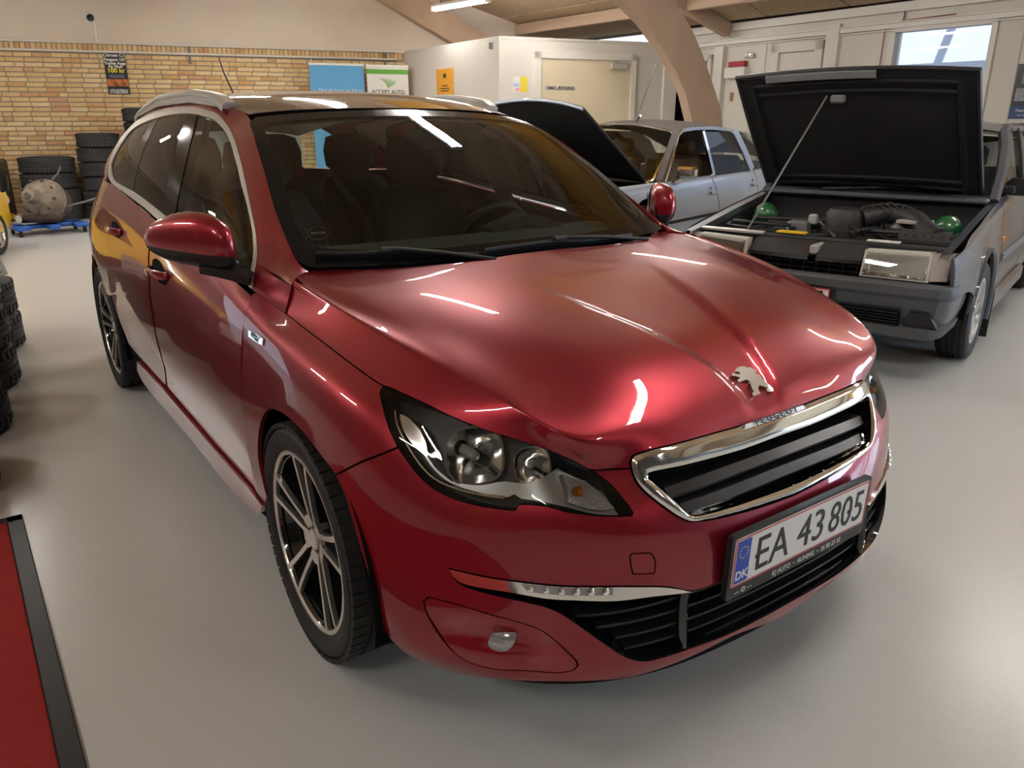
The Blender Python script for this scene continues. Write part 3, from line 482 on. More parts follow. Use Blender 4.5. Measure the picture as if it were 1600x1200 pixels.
# partition room in the corner
pc = Vector((-10.6536, 5.2433, 0)); pk = Vector((-7.708, 5.1096, 0)); pm = pk+A_*3.2
def slab(a, b, z0, z1, t, nm, m, off=0):
    d = (b-a).normalized(); n = Vector((d.y, -d.x, 0)); q = [a+n*off, b+n*off, b+n*(off-t), a+n*(off-t)]
    V = [p+Vector((0, 0, z)) for z in (z0, z1) for p in q]; return MB().add(V, [(0, 1, 5, 4), (1, 2, 6, 5), (2, 3, 7, 6), (3, 0, 4, 7), (4, 5, 6, 7), (3, 2, 1, 0)]).build(nm, m)
st(slab(pc, pk, 0, 2.41, .12, 'wall_partition_side', mat('painted_brick', (.68, .64, .58), .6, bump=(9, .5))))
wpf = st(slab(pk, pm, 0, 2.41, .12, 'wall_partition_front', white_w))
st(MB().add([tuple(p+Vector((0, 0, z))) for z in (2.40, 2.44) for p in (pc, pk, pm, pm+N_*3)], [(0, 1, 2, 3), (4, 5, 6, 7), (0, 1, 5, 4), (1, 2, 6, 5), (2, 3, 7, 6)]).build('ceiling_partition', white_w))
def pf(s, z, d=0): return pk+A_*s-N_*d+Vector((0, 0, z))
def pbox(s0, s1, z0, z1, d0, d1, nm, m, par=None, f=pf):
    return MB().add([f(s, z, d) for d in (d0, d1) for s in (s0, s1) for z in (z0, z1)], [(0, 1, 3, 2), (4, 6, 7, 5), (0, 4, 5, 1), (2, 3, 7, 6), (0, 2, 6, 4), (1, 5, 7, 3)]).build(nm, m, par)
d2b = st(pbox(2.84, 3.17, 0, 2.2, .0, .004, 'dark_doorway_4', M['dark'])); pbox(2.62, 2.84, 0, 2.30, 0, .06, 'door_frame', white_f, d2b); pbox(2.84, 3.17, 2.2, 2.30, 0, .05, 'door_frame', white_f, d2b)  # no real opening: the doorway's shade is a dark sheet on the partition
door = st(pbox(.61, 2.06, 0, 2.175, .002, .03, 'door_1', mat('cream_door', (.66, .57, .40), .5)))
for a, b, c, d in ((.53, .61, 0, 2.26), (2.06, 2.14, 0, 2.26), (.53, 2.14, 2.175, 2.26)): pbox(a, b, c, d, .0, .05, 'door_frame', white_f, door)
text('door_lettering', 'OMKL\u00c6DNING', .066, mat('sign_blue', (.02, .03, .10), .5), door, pf(.92, 1.785, .033), A_, (0, 0, 1), ext=.001, bold=.0012)
pbox(1.72, 1.96, 2.06, 2.14, .03, .08, 'door_closer', M['satin'], door); pbox(1.75, 1.98, 2.145, 2.16, .03, .09, 'closer_arm', M['satin'], door)
for z in (1.92, .4):
    for s in (.60, 2.05): pbox(s, s+.03, z-.05, z+.05, .02, .045, 'hinge', M['satin'], door)
pbox(.2, .42, 1.73, 1.93, .0, .004, 'poster_t', M['white']).name = 'poster'; po = bpy.data.objects['poster']; tag(po, 'small white and yellow poster beside the cream changing room door', 'poster')
pbox(.31, .42, 1.73, 1.93, .004, .005, 'yellow_half', mat('poster_yellow', (.75, .60, .05), .5), po); pbox(.21, .30, 1.80, 1.84, .004, .005, 'blue_print', mat('poster_pale_blue', (.45, .55, .75), .5), po); pbox(.24, .30, 1.74, 1.78, .004, .005, 'pink_print', mat('poster_pink', (.8, .35, .4), .5), po)
# right hand wall
rb = Vector((.99939, -.0349, 0)); rn = Vector((-.0349, -.99939, 0)); rm = Vector((-6.961, 8.222, 0))
def rw(s, z, d=0): return rm+rb*s+rn*d+Vector((0, 0, z))
def rbx(s0, s1, z0, z1, d0, d1, nm, m, par=None): return pbox(s0, s1, z0, z1, d0, d1, nm, m, par, f=rw)
wr = st(rbx(-.9, 3.13, 0, 2.66, -.15, 0, 'wall_right', white_w))
rbx(4.36, 14, 0, 2.66, -.15, 0, 'wall_panel', white_w, wr); rbx(3.13, 4.36, 0, .75, -.15, 0, 'wall_panel', white_w, wr); rbx(3.13, 4.36, 2.40, 2.66, -.15, 0, 'wall_panel', white_w, wr)
for k, (z0, z1, d) in enumerate(((2.36, 2.375, .035), (2.385, 2.44, .05), (2.44, 2.455, .075), (2.56, 2.66, .06))): st(rbx(-.2, 14, z0, z1, 0, d, 'trim_%d' % (k+1), white_f))
for s in (.45, 1.3, 2.45, 4.62, 5.8, 7): rbx(s, s+.012, 0, 2.36, 0, .006, 'cover_strip', mat('joint', (.45, .42, .38), .8) if s == .45 else bpy.data.materials['joint'], wr)
rbx(.43, .60, 0, 2.36, 0, .09, 'pilaster', white_f, wr); rbx(2.28, 2.46, 0, 2.5, 0, .07, 'pilaster', white_f, wr)
w1 = st(rbx(3.13, 4.36, .75, .80, -.15, .03, 'window_1', white_f))
for a, b, c, d in ((3.13, 3.20, .80, 2.40), (4.30, 4.36, .80, 2.40), (3.13, 4.36, 2.34, 2.40)): rbx(a, b, c, d, -.12, .03, 'window_frame', white_f, w1)
rbx(3.20, 4.30, .80, 2.34, -.07, -.06, 'window_pane', glass_mat('window_glass', (.95, .97, 1), 1.3), w1)
d2 = st(rbx(-.02, .28, 0, 2.19, .0, .004, 'dark_doorway_2', M['dark'])); rbx(.28, .36, 0, 2.27, 0, .06, 'door_frame', white_f, d2); rbx(-.35, .36, 2.19, 2.27, 0, .06, 'door_frame', white_f, d2); rbx(.19, .27, 0, 2.18, .0, .10, 'door_leaf_edge', mat('bare_pine', (.60, .36, .20), .6), d2)  # thin dark sheet on the wall paints the shade inside the doorway
d3 = st(rbx(1.55, 2.12, 0, 2.2, 0, .01, 'door_3', white_f))
for a, b, c, d in ((1.43, 1.55, 0, 2.33), (2.12, 2.24, 0, 2.33), (1.43, 2.24, 2.22, 2.33)): rbx(a, b, c, d, 0, .055, 'door_frame', white_f, d3)
fb = rbx(.68, 1.04, 1.93, 2.07, 0, .12, 'junction_box', white_f); tag(fb, 'white wall box under the red lamp housing by the arch', 'box')
rd = rbx(.72, 1.0, 2.075, 2.15, 0, .09, 'alarm_light', mat('alarm_red', (.35, .01, .02), .4)); tag(rd, 'dark red rectangular alarm light on the white wall box', 'alarm light')
em = thing('emergency_spotlight', 'small twin emergency spotlight on the white wall above the red alarm light', 'lamp', rw(1.08, 2.22, .06)); MB().lathe([(0, .04), (.035, .03), (.04, 0), (.03, -.03), (0, -.035)], 14, 'y').build('spot_head', M['chrome'], em, 40); MB().box((-.08, .02, 0), (.1, .04, .05)).build('base', M['white'], em)
hk = rbx(.74, .78, 1.62, 1.74, .0, .03, 'wall_hook', mat('wood_tan', (.45, .25, .1), .6)); tag(hk, 'small tan wooden hook on the white wall right of the arch', 'hook')
ps = rbx(4.63, 5.4, 1.37, 1.92, .0, .005, 'car_poster', mat('poster_dark', (.02, .022, .03), .35)); tag(ps, 'dark photographic poster with blue footer at the right edge', 'poster')
rbx(4.63, 5.4, 1.37, 1.50, .005, .006, 'blue_footer', mat('poster_navy', (.015, .05, .16), .4), ps); rbx(4.70, 5.4, 1.72, 1.85, .005, .006, 'photo_highlight', mat('poster_photo', (.35, .36, .38), .5, noise=(9, .9, (.03, .03, .04))), ps); rbx(4.66, 4.85, 1.55, 1.68, .005, .006, 'photo_highlight', bpy.data.materials['poster_photo'], ps)
text('poster_lettering', 'Need more', .045, M['white'], ps, rw(4.80, 1.455, .007), rb, (0, 0, 1), ext=.0005); text('poster_lettering', 'try our range', .034, M['white'], ps, rw(4.81, 1.41, .007), rb, (0, 0, 1), ext=.0005)
cb = MB().tube([rw(3.05, 1.9, .03), rw(3.06, 2.38, .03), rw(3.24, 2.395, .035), rw(3.25, 2.46, .03), rw(3.9, 2.47, .05)], .006, 6).tube([rw(3.27, 2.38, .03), rw(3.29, 2.66, .03)], .008, 6).build('red_cable', mat('cable_red', (.25, .02, .03), .5)); tag(cb, 'thin dark red cable running above the bright window', 'cable')
# daylit neighbouring hall seen through the window: only white steel and sky
nb = thing('steel_truss', 'white steel roof truss seen through the bright window', 'truss', rw(3.7, 0, -2.5)); wst = mat('white_steel', (.5, .52, .58), .5)
for a, b in (((-2.2, 0, 1.75), (2.6, -.1, 2.35)), ((-1.0, 0, 2.75), (2.6, 0, 2.95)), ((-1.4, 0, 1.9), (-1.1, 0, 3.0)), ((.9, 0, 2.15), (1.3, 0, 2.9)), ((1.5, 0, 2.2), (1.15, 0, 2.9))): MB().tube([a, b], .06, 6).build('truss_member', wst, nb)
MB().box((0, -.6, 1.0), (5, .05, 2.2)).build('far_panel', wst, nb)
# other walls of the hall, out of the picture but mirrored in the paint
wl = st(MB().box((-2.5, -8.2, 2.4), (21, .2, 4.9)).build('wall_left', mat('shelf_grey_wall', (.17, .15, .13), .8, noise=(1.1, .6, (.07, .06, .055))))); wf = st(MB().box((7.6, 0, 2.5), (.2, 17, 5.2)).build('wall_front', mat('dark_gate', (.10, .095, .09), .7, noise=(1.4, .5, (.05, .045, .045)))))
day = mat('daylit_frosted_pane', (.8, .85, .9), .5, emit=((.56, .76, 1.0), DAY_E))
k = 2
for s0 in (9.4, 11.6):
    w = st(rbx(s0, s0+2.1, .35, .40, .0, .04, 'window_%d' % k, white_f)); k += 1
    for i in range(2): rbx(s0+.05+i*1.03, s0+1.0+i*1.03, .42, 2.3, .0, .012, 'window_pane', day, w)
# ceiling: wood-wool panels on purlins over glued timber arches
wool = mat('wood_wool', (.52, .40, .27), .95, noise=(30, .6, (.34, .24, .15)), bump=(55, .8)); timber = mat('pale_timber', (.50, .36, .26), .7, noise=(3, .4, (.42, .28, .19)), bump=(30, .15)); amber = mat('varnished_pine', (.62, .32, .05), .35, noise=(3, .4, (.5, .23, .03)))
def cz(y): return 2.64+(8.2-abs(y))*.285
ceil = st(MB().add([(-13, 8.3, cz(8.3)+.06), (8, 8.3, cz(8.3)+.06), (8, 0, cz(0)+.06), (-13, 0, cz(0)+.06), (8, -8.3, cz(8.3)+.06), (-13, -8.3, cz(8.3)+.06)], [(0, 1, 2, 3), (3, 2, 4, 5)]).build('ceiling', mat('ceiling_joint', (.10, .07, .045), .95)))
tilt = math.atan(.285); pb = MB().rbox((0, 0, 0), (1.19, 1.19, .05), .012); pme = bpy.data.meshes.new('ceiling_panel'); pme.from_pydata(pb.v, [], pb.f); pme.materials.append(wool)
pme2 = pme.copy(); pme2.materials.clear(); pme2.materials.append(amber)
for i in range(17):
    for j in range(-7, 7):
        y = (j+.5)*1.155; o = bpy.data.objects.new('ceiling_panel', pme); COL.objects.link(o); o.location = (-12.2+i*1.2, y, cz(y)+.03); o.rotation_euler = (-tilt if y > 0 else tilt, 0, 0); o.parent = ceil
        if j in (3, -4) and 3 < i < 10: o.data = pme2  # unseen amber panels, added to colour the reflections in glass and paint
for y in (7.2, 5.9, 4.6, 3.3, 2.0, .7, -1.5, -4, -6.5): MB().rbox((-2.5, y, cz(y)-.09), (21, .09, .17), .01).build('purlin', timber, ceil)
MB().sweep([(-6.3, 8.1, cz(8.1)-.10), (-6.3, 4.4, cz(4.4)-.10)], [(-.06, -.09), (.06, -.09), (.06, .09), (-.06, .09)]).build('rafter', timber, ceil)
inn = [(7.2, 0), (7.12, .7), (6.85, 1.363), (6.70, 1.68), (6.49, 1.95), (6.175, 2.237), (5.88, 2.474), (5.464, 2.704), (4.8, 3.06), (3.6, 3.48), (2, 3.88), (0, 4.05)]
out = [(7.62, 0), (7.58, .8), (7.458, 1.338), (7.41, 1.505), (7.20, 1.827), (6.975, 2.159), (6.736, 2.453), (6.377, 2.775), (5.4, 3.26), (4.0, 3.76), (2.2, 4.2), (0, 4.42)]
def arch(x, m, dy=0, w=.14, nm='timber_arch', label='', rot=None):
    a = inn+[(-p, q) for p, q in inn[::-1][1:]]; b = out+[(-p, q) for p, q in out[::-1][1:]]; mb = MB()
    f = (lambda y, z, d: (x+d, y+dy, z)) if rot is None else rot
    mb.grid([[f(*p, -w/2) for p in a], [f(*p, w/2) for p in a], [f(*p, w/2) for p in b], [f(*p, -w/2) for p in b], [f(*p, -w/2) for p in a]]); o = mb.build(nm, m, None, 30); tag(o, label, 'arch', 'glued timber arches of the hall'); return o
arch(-5.8, timber, label='pale curved timber arch rising behind the silver saloon')
arch(-10.7, timber, dy=.15, w=.2, label='pale timber arch against the cream gable wall', rot=lambda y, z, d: tuple(W0+A_*((y-.15+.05)/.97237)-N_*(.12+d)+Vector((0, 0, z)))) if 0 else None
g_in = [(8.1, 0), (7.9, .9), (7.3, 1.65), (6.6, 2.13), (5.65, 2.58), (4.43, 3.18), (3.4, 3.55), (2.0, 3.9), (.3, 4.1), (-1.5, 4.1)]
mb = MB(); g_out = [(p+.28, q+.30) for p, q in g_in]
mb.grid([[gw(p, q, .02) for p, q in g_in], [gw(p, q, .22) for p, q in g_in], [gw(p, q, .22) for p, q in g_out], [gw(p, q, .02) for p, q in g_out]]); tag(mb.build('timber_arch', timber, None, 30), 'brown curved timber arch along the cream gable wall', 'arch', 'glued timber arches of the hall')
arch(-.9, amber, label='golden varnished timber arch over the red car'); arch(3.8, amber, label='golden varnished timber arch behind the viewer')
# fluorescent lamps; unseen ones near the gable added to brighten back walls and partition
tubem = mat('tube_light', (1, 1, 1), emit=((1, .965, .915), LAMP_E)); nth = ('first', 'second', 'third', 'fourth'); rows_ = ('right hand', 'centre', 'added short left', 'far left')
for j, (y, LX) in enumerate(((5.05, (-8.6, -6.7, -3.9, -.0, 3.0)), (1.35, (-8.9, -7.2, -5.05, -2.6, 1.0, 4.6)), (-1.6, (-9.2, -7.0)), (-3.9, (-8.6, -4.4, -2.0, 1.4, 4.7)))):
    for i, x in enumerate(LX):
        lab = 'white suspended fluorescent lamp hanging in front of the pale ceiling' if (i, j) == (0, 0) else '%s fluorescent lamp from the brick gable in the %s row' % ((nth+('fifth', 'sixth'))[i], rows_[j])
        t = thing('ceiling_lamp', lab, 'lamp', (x, y, 2.9 if (i, j) == (0, 0) else 2.97), R_(6), 'fluorescent ceiling lamps'); MB().rbox((0, 0, .045), (1.26, .10, .05), .012).build('housing', M['white'], t)
        for dy in (-.028, .028): MB().tube([(-.60, dy, 0), (.60, dy, 0)], .016, 8).build('tube', tubem, t)
        for dx in (-.62, .62): MB().rbox((dx, 0, .01), (.03, .10, .06), .006).build('end_cap', M['white'], t)
        for dx in (-.4, .4): MB().tube([(dx, 0, .07), (dx, 0, cz(y)-2.95)], .004, 4).build('suspension_wire', M['satin'], t)

# ================================================================ the red estate car
car = thing('estate_car', 'glossy dark red estate car with black glass roof filling the foreground', 'car')
def half(key): return UV[key]
hood_uv = symm(UV['hood']); lampUV = UV['lamp']
bot = np.array(UV['bumper_bot']); bot[0, 0] = 0
bump_half = np.concatenate([[[0, UV['bumper'][-1][1]]], np.array(UV['bumper'])[::-1], np.array(UV['bumper_arch'])[::-1][1:], bot[::-1][1:]])
panel('hood', dome, hood_uv, M['paint'], car, sides='C', h=.02)
panel('front_wing', dome, UV['fender'], M['paint'], car, sides='RL', h=.018)
intake_uv = symm(UV['intake'])
fogs = [np.array(UV['fogpanel']), np.array(UV['fogpanel'])*[-1, 1]]; tows = [np.array(UV['tow'])]
strips = []
panel('front_bumper', dome, symm(bump_half), M['paint'], car, holes=[intake_uv]+fogs+tows, sides='C', h=.018)
panel('tow_cover', dome, UV['tow'], M['paint'], car, h=.02, depth=.006)
def fogrel(Q, P):
    c = np.array(UV['fog']).mean(0); d = (Q-c)
    return -.010*np.exp(-(((d[:, 0]-.03)/.11)**2+((d[:, 1]-.0)/.035)**2))
panel('fog_lamp_panel', dome, UV['fogpanel'], M['paint'], car, sides='RL', h=.008, offfn=fogrel)
# grille
go, gi = symm(UV['grille_out']), symm(UV['grille_in'])
_go, _gi = resample(go, .008), resample(gi, .008)
panel('grille_frame', dome, go, M['chrome'], car, holes=[gi], sides='C', h=.006, ds=.008, depth=.03, off=.003, gap=.0025, offfn=lambda Q, P: .008*np.sin(np.clip(np.minimum(dist_poly(Q, _go), dist_poly(Q, _gi))/.014, 0, 1)*math.pi/2))
panel('grille_backing', dome, gi, M['dark'], car, sides='C', h=.03, depth=0, off=-.055, gap=-.01)
def wall_of(name, S, uv, a, b, m, parent, sides='R', ds=.012):
    O = resample(uv, ds); A = on(S, O, a); B = on(S, O, b); mb = MB().grid([list(map(tuple, A)), list(map(tuple, B))], close_u=True)
    o = [mb.build(name, m, parent, 40)]
    if 'L' in sides: c = MB(); c.v = mir(mb.v); c.f = mb.f; o.append(c.build(name, m, parent, 40))
    return o
wall_of('grille_surround', dome, gi, .004, -.056, M['gloss'], car)
gip = resample(gi, .01)
def span(poly, v):
    """u range of an outline at height v"""
    us = []
    for a, b in zip(poly, np.roll(poly, -1, 0)):
        if (a[1]-v)*(b[1]-v) <= 0 and a[1] != b[1]: us.append(a[0]+(b[0]-a[0])*(v-a[1])/(b[1]-a[1]))
    return min(us), max(us)
vt, vb = gip[:, 1].min(), gip[:, 1].max()
vc = np.interp(0, *zip(*sorted([(p[0], p[1]) for p in gip if p[1] < (vt+vb)/2])))  # top edge at the centre
vcb = max(p[1] for p in gip if abs(p[0]) < .05)
def edgev(u, f):
    q = [p for p in gip if abs(p[0]-u) < .02]
    return None
for f, wd_ in ((.30, .030), (.68, .030)):
    v0 = vc+(vcb-vc)*f; a, b = span(gip, v0); mb = MB(); rows = []
    for u in np.linspace(a+.012, b-.012, 41):
        v = v0; rows.append([tuple(on(dome, (u, v-wd_*.9), -.052)[0]), tuple(on(dome, (u, v-wd_*.3), -.016)[0]), tuple(on(dome, (u, v+wd_*.45), -.010)[0]), tuple(on(dome, (u, v+wd_*.6), -.014)[0]), tuple(on(dome, (u, v+wd_*.5), -.052)[0])])
    mb.grid(rows); mb.build('grille_slat', mat('slat_black', (.016, .016, .018), .28) if f < .5 else bpy.data.materials['slat_black'], car, 40, fix=False)
# lower intake
panel('intake_backing', dome, intake_uv, M['dark'], car, sides='C', h=.03, depth=0, off=-.07, gap=-.012)
wall_of('intake_surround', dome, intake_uv, .0, -.072, M['gloss'], car)
panel('chrome_strip', dome, UV['strip'], M['chrome'], car, sides='RL', h=.01, depth=.02, off=.004, gap=.0005)
# head lamps
panel('headlamp_lens', dome, lampUV, M['lens'], car, sides='RL', h=.02, depth=0, off=0, gap=.002)
panel('headlamp_housing', dome, lampUV, M['black'], car, sides='RL', h=.02, depth=0, off=-.075, gap=-.004)
wall_of('headlamp_rim', dome, lampUV, 0, -.078, M['black'], car, sides='RL')
# doors, sills
panel('front_door', side, UV['door_front'], M['paint'], car, sides='RL', h=.025)
panel('rear_door', side, UV['door_rear'], M['paint'], car, sides='RL', h=.025)
panel('side_skirt', side, UV['sill'], M['paint'], car, sides='RL', h=.02, off=.012, depth=.03)
# quarter panel: traced against the rear door, then round the back
def s_uv(P): return side.near(P)
dr = UV['door_rear']
qp = np.concatenate([s_uv([(-2.05,-.83,1.062)]), s_uv([(-2.3,-.81,1.072),(-2.6,-.795,1.075),(-2.9,-.76,1.07),(-3.3,-.67,1.055),(-3.51,-.52,1.05),(-3.52,-.60,.9),(-3.52,-.66,.6),(-3.52,-.64,.27),(-3.35,-.74,.26),(-3.08,-.81,.26)]),
   s_uv([(-2.73+.385*math.cos(t), -.89, .316+.385*math.sin(t)) for t in np.radians([196, 175, 155, 135, 115, 95, 80, 65, 50, 38])]), np.array(dr)[[15, 16, 17, 18, 19, 20]]])
panel('rear_quarter_panel', side, qp, M['paint'], car, sides='RL', h=.025)
# greenhouse: red frame, trim, glass
tout = np.array(UV['trim_out']); tin = np.array(UV['trim_in'])
gu1 = glassh.ku[-1]-.25; tops = [(u, glassh.kv[-1]) for u in np.linspace(gu1, 0.0, 60)]
ap = np.array(UV['apillar'])
frame_uv = np.concatenate([np.array(UV['corner'])[::-1][3:], ap[1:], [(ap[-1][0]+.03, 0.0), (gu1, 0.0)], tops, np.array(UV['corner'])[::-1][:3]])
panel('roof_side_frame', glassh, frame_uv, M['paint'], car, sides='RL', h=.025, depth=.02, gap=0)
panel('window_trim', glassh, tout, M['satin'], car, holes=[tin], sides='RL', h=.015, depth=.012, off=.003, gap=.0006)
frit = mat('black_frit', (.006, .006, .007), .12, spec=.28)
panel('pillar_cover', glassh, tin, frit, car, holes=[UV['win_front'], UV['win_rear'], UV['win_quarter']], sides='RL', h=.03, depth=.01, off=-.002, gap=-.002)
panel('front_side_window', glassh, UV['win_front'], M['side'], car, sides='RL', h=.04, depth=0, off=-.004, gap=-.003)
panel('rear_side_window', glassh, UV['win_rear'], M['tint'], car, sides='RL', h=.04, depth=0, off=-.003, gap=-.003)
panel('quarter_window', glassh, UV['win_quarter'], M['tint'], car, sides='RL', h=.04, depth=0, off=-.003, gap=-.003)
# windscreen and roof
wg = symm(UV['wind_glass']); wc = symm(UV['wind_clear'])
panel('windscreen', wind, wc, M['glass'], car, sides='C', h=.04, depth=0, gap=-.004, off=-.001)
panel('windscreen_border', wind, wg, frit, car, holes=[wc], sides='C', h=.03, depth=.012, gap=.001)
ru = roof.ku[-1]; rv1 = roof.kv[-1]
panel('glass_roof', roof, [(-ru+.008, .004), (0, .004), (ru-.008, .004), (ru-.008, rv1*.5), (ru-.008, rv1), (0, rv1), (-ru+.008, rv1), (-ru+.008, rv1*.5)], M['rooftop'], car, sides='C', h=.05, depth=.02, gap=0)
# dark shell under the skins so that shut lines read black
def shell(name, S, off, keep, sides):
    nu, nv = 90, 70; U, V_ = np.meshgrid(np.linspace(S.ku[0], S.ku[-1], nu), np.linspace(S.kv[0], S.kv[-1], nv)); P, N = S.PN(U.ravel(), V_.ravel()); P = P+N*SGN[id(S)]*off
    idx = np.arange(nu*nv).reshape(nv, nu); F = np.stack([idx[:-1, :-1], idx[:-1, 1:], idx[1:, 1:], idx[1:, :-1]], -1).reshape(-1, 4)
    c = P[F].mean(1); uvc = np.stack([U.ravel(), V_.ravel()], 1)[F].mean(1); F = F[keep(c, uvc)]
    mb = MB().add(P, [tuple(f) for f in F])
    if sides == 'RL': mb.add(mir(P), [tuple(f[::-1]) for f in F])
    return mb.build(name, M['dark'], car, 60, fix=False)
def wheel_free(c): return (np.hypot(c[:, 0], c[:, 2]-.316) > .385) & (np.hypot(c[:, 0]+2.73, c[:, 2]-.316) > .385)
lp = resample(lampUV, .02); lpm = lp*[-1, 1]; gp = resample(gi, .02); ip = resample(intake_uv, .02)
shell('body_shell', dome, -.016, lambda c, q: wheel_free(c) & ~inside(q, inset(lp, -.012)) & ~inside(q, inset(lpm, -.012)) & ~inside(q, inset(gp, -.012)) & ~inside(q, inset(ip, -.012)), 'C')
shell('side_shell', side, -.02, lambda c, q: wheel_free(c) & (c[:, 0] < -.2), 'RL')
# wheel wells
for x0 in (0, -2.73):
    def well():
        mb = MB(); mb.grid([[(x0+.40*math.cos(t), y, .316+.40*math.sin(t)) for y in (-.872, -.55)] for t in np.linspace(R_(-12), R_(192), 33)]); mb.add([(x0-.40, -.56, .22), (x0+.40, -.56, .22), (x0+.42, -.56, .75), (x0-.42, -.56, .75)], [(0, 1, 2, 3)]); return mb
    both(well, 'wheel_well', M['dark'], car)

# ---------------------------------------------------------------- wheels
def tyre_mb(Ro, Ri, wid, n=72, grooves=True):
    w = wid/2; s = Ro-Ri
    pr = [(Ri, -w*.86), (Ri+.01, -w*.93), (Ri+s*.45, -w*1.0), (Ro-.022, -w*.97), (Ro-.008, -w*.86)]
    if grooves:
        for g in (-.55, -.18, .18, .55): pr += [(Ro-.001, (g-.07)*w), (Ro-.009, (g-.055)*w), (Ro-.009, (g+.055)*w), (Ro-.001, (g+.07)*w)]
    else: pr += [(Ro, -.4*w), (Ro, .4*w)]
    pr += [(Ro-.008, w*.86), (Ro-.022, w*.97), (Ri+s*.45, w), (Ri+.01, w*.93), (Ri, w*.86)]
    return MB().lathe(pr, n, 'y')
def sipes(mb, Ro, wid, n):
    for k in range(n):
        for sg in (-1, 1):
            a = 2*math.pi*(k+(.5 if sg > 0 else 0))/n; r = Matrix.Rotation(-a, 3, 'Y'); mb.box(r @ Vector((Ro-.004, sg*wid*.40, 0)), (.012, wid*.16, .028), r)
    return mb
def wheel_parts(root, rot=0, m_face=None, Ro=.318):
    """alloy wheel whose outer side looks to -y, centred on the root"""
    t = tyre_mb(Ro, .245, .225).build('tyre', M['rubber'], root, 30); sipes(MB(), Ro-.0018, .225, 60).build('tread_blocks', M['rubber'], root)['kind'] = 'stuff'
    MB().lathe([(.228, .09), (.222, .0), (.226, -.085), (.236, -.092), (.2455, -.094), (.2455, -.098), (.238, -.1), (.233, -.098), (.222, -.07), (.205, .03), (.20, .09)], 72, 'y').build('rim_barrel', M['gloss'], root, 40)
    MB().lathe([(.2455, -.094), (.2455, -.1), (.240, -.102), (.234, -.1), (.232, -.096)], 72, 'y').build('rim_edge', M['machined'], root, 40)
    disc = MB().lathe([(.06, .045), (.15, .045), (.15, .07), (.06, .07)], 40, 'y', close=True).build('brake_disc', M['satin'], root, 30)
    face = lambda r: -.100+.030*max(0, 1-(r/.235))**1.2   # dished face
    def fn(off): return lambda p, q, l: (p*math.cos(A)-q*math.sin(A), face(math.hypot(p, q))+off+l, p*math.sin(A)+q*math.cos(A))
    for k in range(5):
        A = rot+2*math.pi*k/5
        # two machined bars, a black slot between them, black flanks behind
        for sg in (-1, 1):
            pts_o = [(.050, .022), (.075, .0265), (.12, .0300), (.18, .038), (.218, .0455), (.2335, .050)]
            pts_i = [(.2345, .034), (.218, .0305), (.18, .0245), (.12, .017), (.075, .0125), (.050, .010)]
            L, Rr = pts_o, pts_i[::-1]; mb = MB()
            f0 = fn(0); V = [f0(p, q*sg, 0) for p, q in L]+[f0(p, q*sg, 0) for p, q in Rr]+[f0(p, q*sg, .03) for p, q in L]+[f0(p, q*sg, .03) for p, q in Rr]; n = len(L)
            F = [(i, i+1, n+i+1, n+i) for i in range(n-1)]+[(2*n+i, 2*n+i+1, i+1, i) for i in range(n-1)]+[(n+i, n+i+1, 3*n+i+1, 3*n+i) for i in range(n-1)]+[(0, n, 3*n, 2*n), (n-1, 3*n-1, 4*n-1, 2*n-1)]
            mb.add(V, F).build('spoke_bar', M['machined'], root, 30)
        f1 = fn(.012); mb = MB(); w = [(.045, .03), (.075, .034), (.12, .034), (.18, .039), (.215, .045), (.236, .055)]
        V = [f1(p, q, l) for l in (0, .05) for p, q in w]+[f1(p, -q, l) for l in (0, .05) for p, q in w]; n = len(w)
        F = [(i, i+1, 2*n+i+1, 2*n+i) for i in range(n-1)]+[(i, n+i, n+i+1, i+1) for i in range(n-1)]+[(2*n+i, 2*n+i+1, 3*n+i+1, 3*n+i) for i in range(n-1)]
        mb.add(V, F).build('spoke_web', M['dark'], root, 30)
        # machined crotch joining neighbouring bars
        A2 = rot+2*math.pi*(k+.5)/5; c, s = math.cos(A2), math.sin(A2); mb = MB()
        pl = [(.036, -.022), (.056, -.030), (.066, -.018), (.069, 0), (.066, .018), (.056, .030), (.036, .022)]
        mb.prism(pl, 0, .03, lambda p, q, l: (p*c-q*s, face(math.hypot(p, q))+l-.0003, p*s+q*c)); mb.build('spoke_joint', M['machined'], root, 30)
        mb = MB().lathe([(0, -.085), (.008, -.085), (.010, -.08), (.010, -.05)], 12, 'y', (.052*math.cos(A), .018, .052*math.sin(A))); mb.build('wheel_bolt', M['chrome'], root, 30)
    MB().lathe([(0, -.083), (.022, -.083), (.027, -.080), (.029, -.06), (.040, -.06), (.045, -.04)], 30, 'y').build('centre_cap', M['satin'], root, 30)
    MB().lathe([(.03, -.065), (.05, -.066), (.06, -.03)], 30, 'y').build('hub', M['gloss'], root, 30)

def sub(name, loc, rz, parent):
    o = bpy.data.objects.new(name, None); COL.objects.link(o); o.location = loc; o.rotation_euler = (0, 0, rz); o.parent = parent; return o
for x0, rr, st in ((0, .30, -.017), (-2.73, .55, 0)):
    w = sub('wheel', (x0, -.772, .318), st, car); wheel_parts(w, rr)
    sp = w.children; 
    w2 = sub('wheel', (x0, .772, .318), math.pi+st, car)
    for ch in list(w.children):
        c = ch.copy(); COL.objects.link(c); c.parent = w2

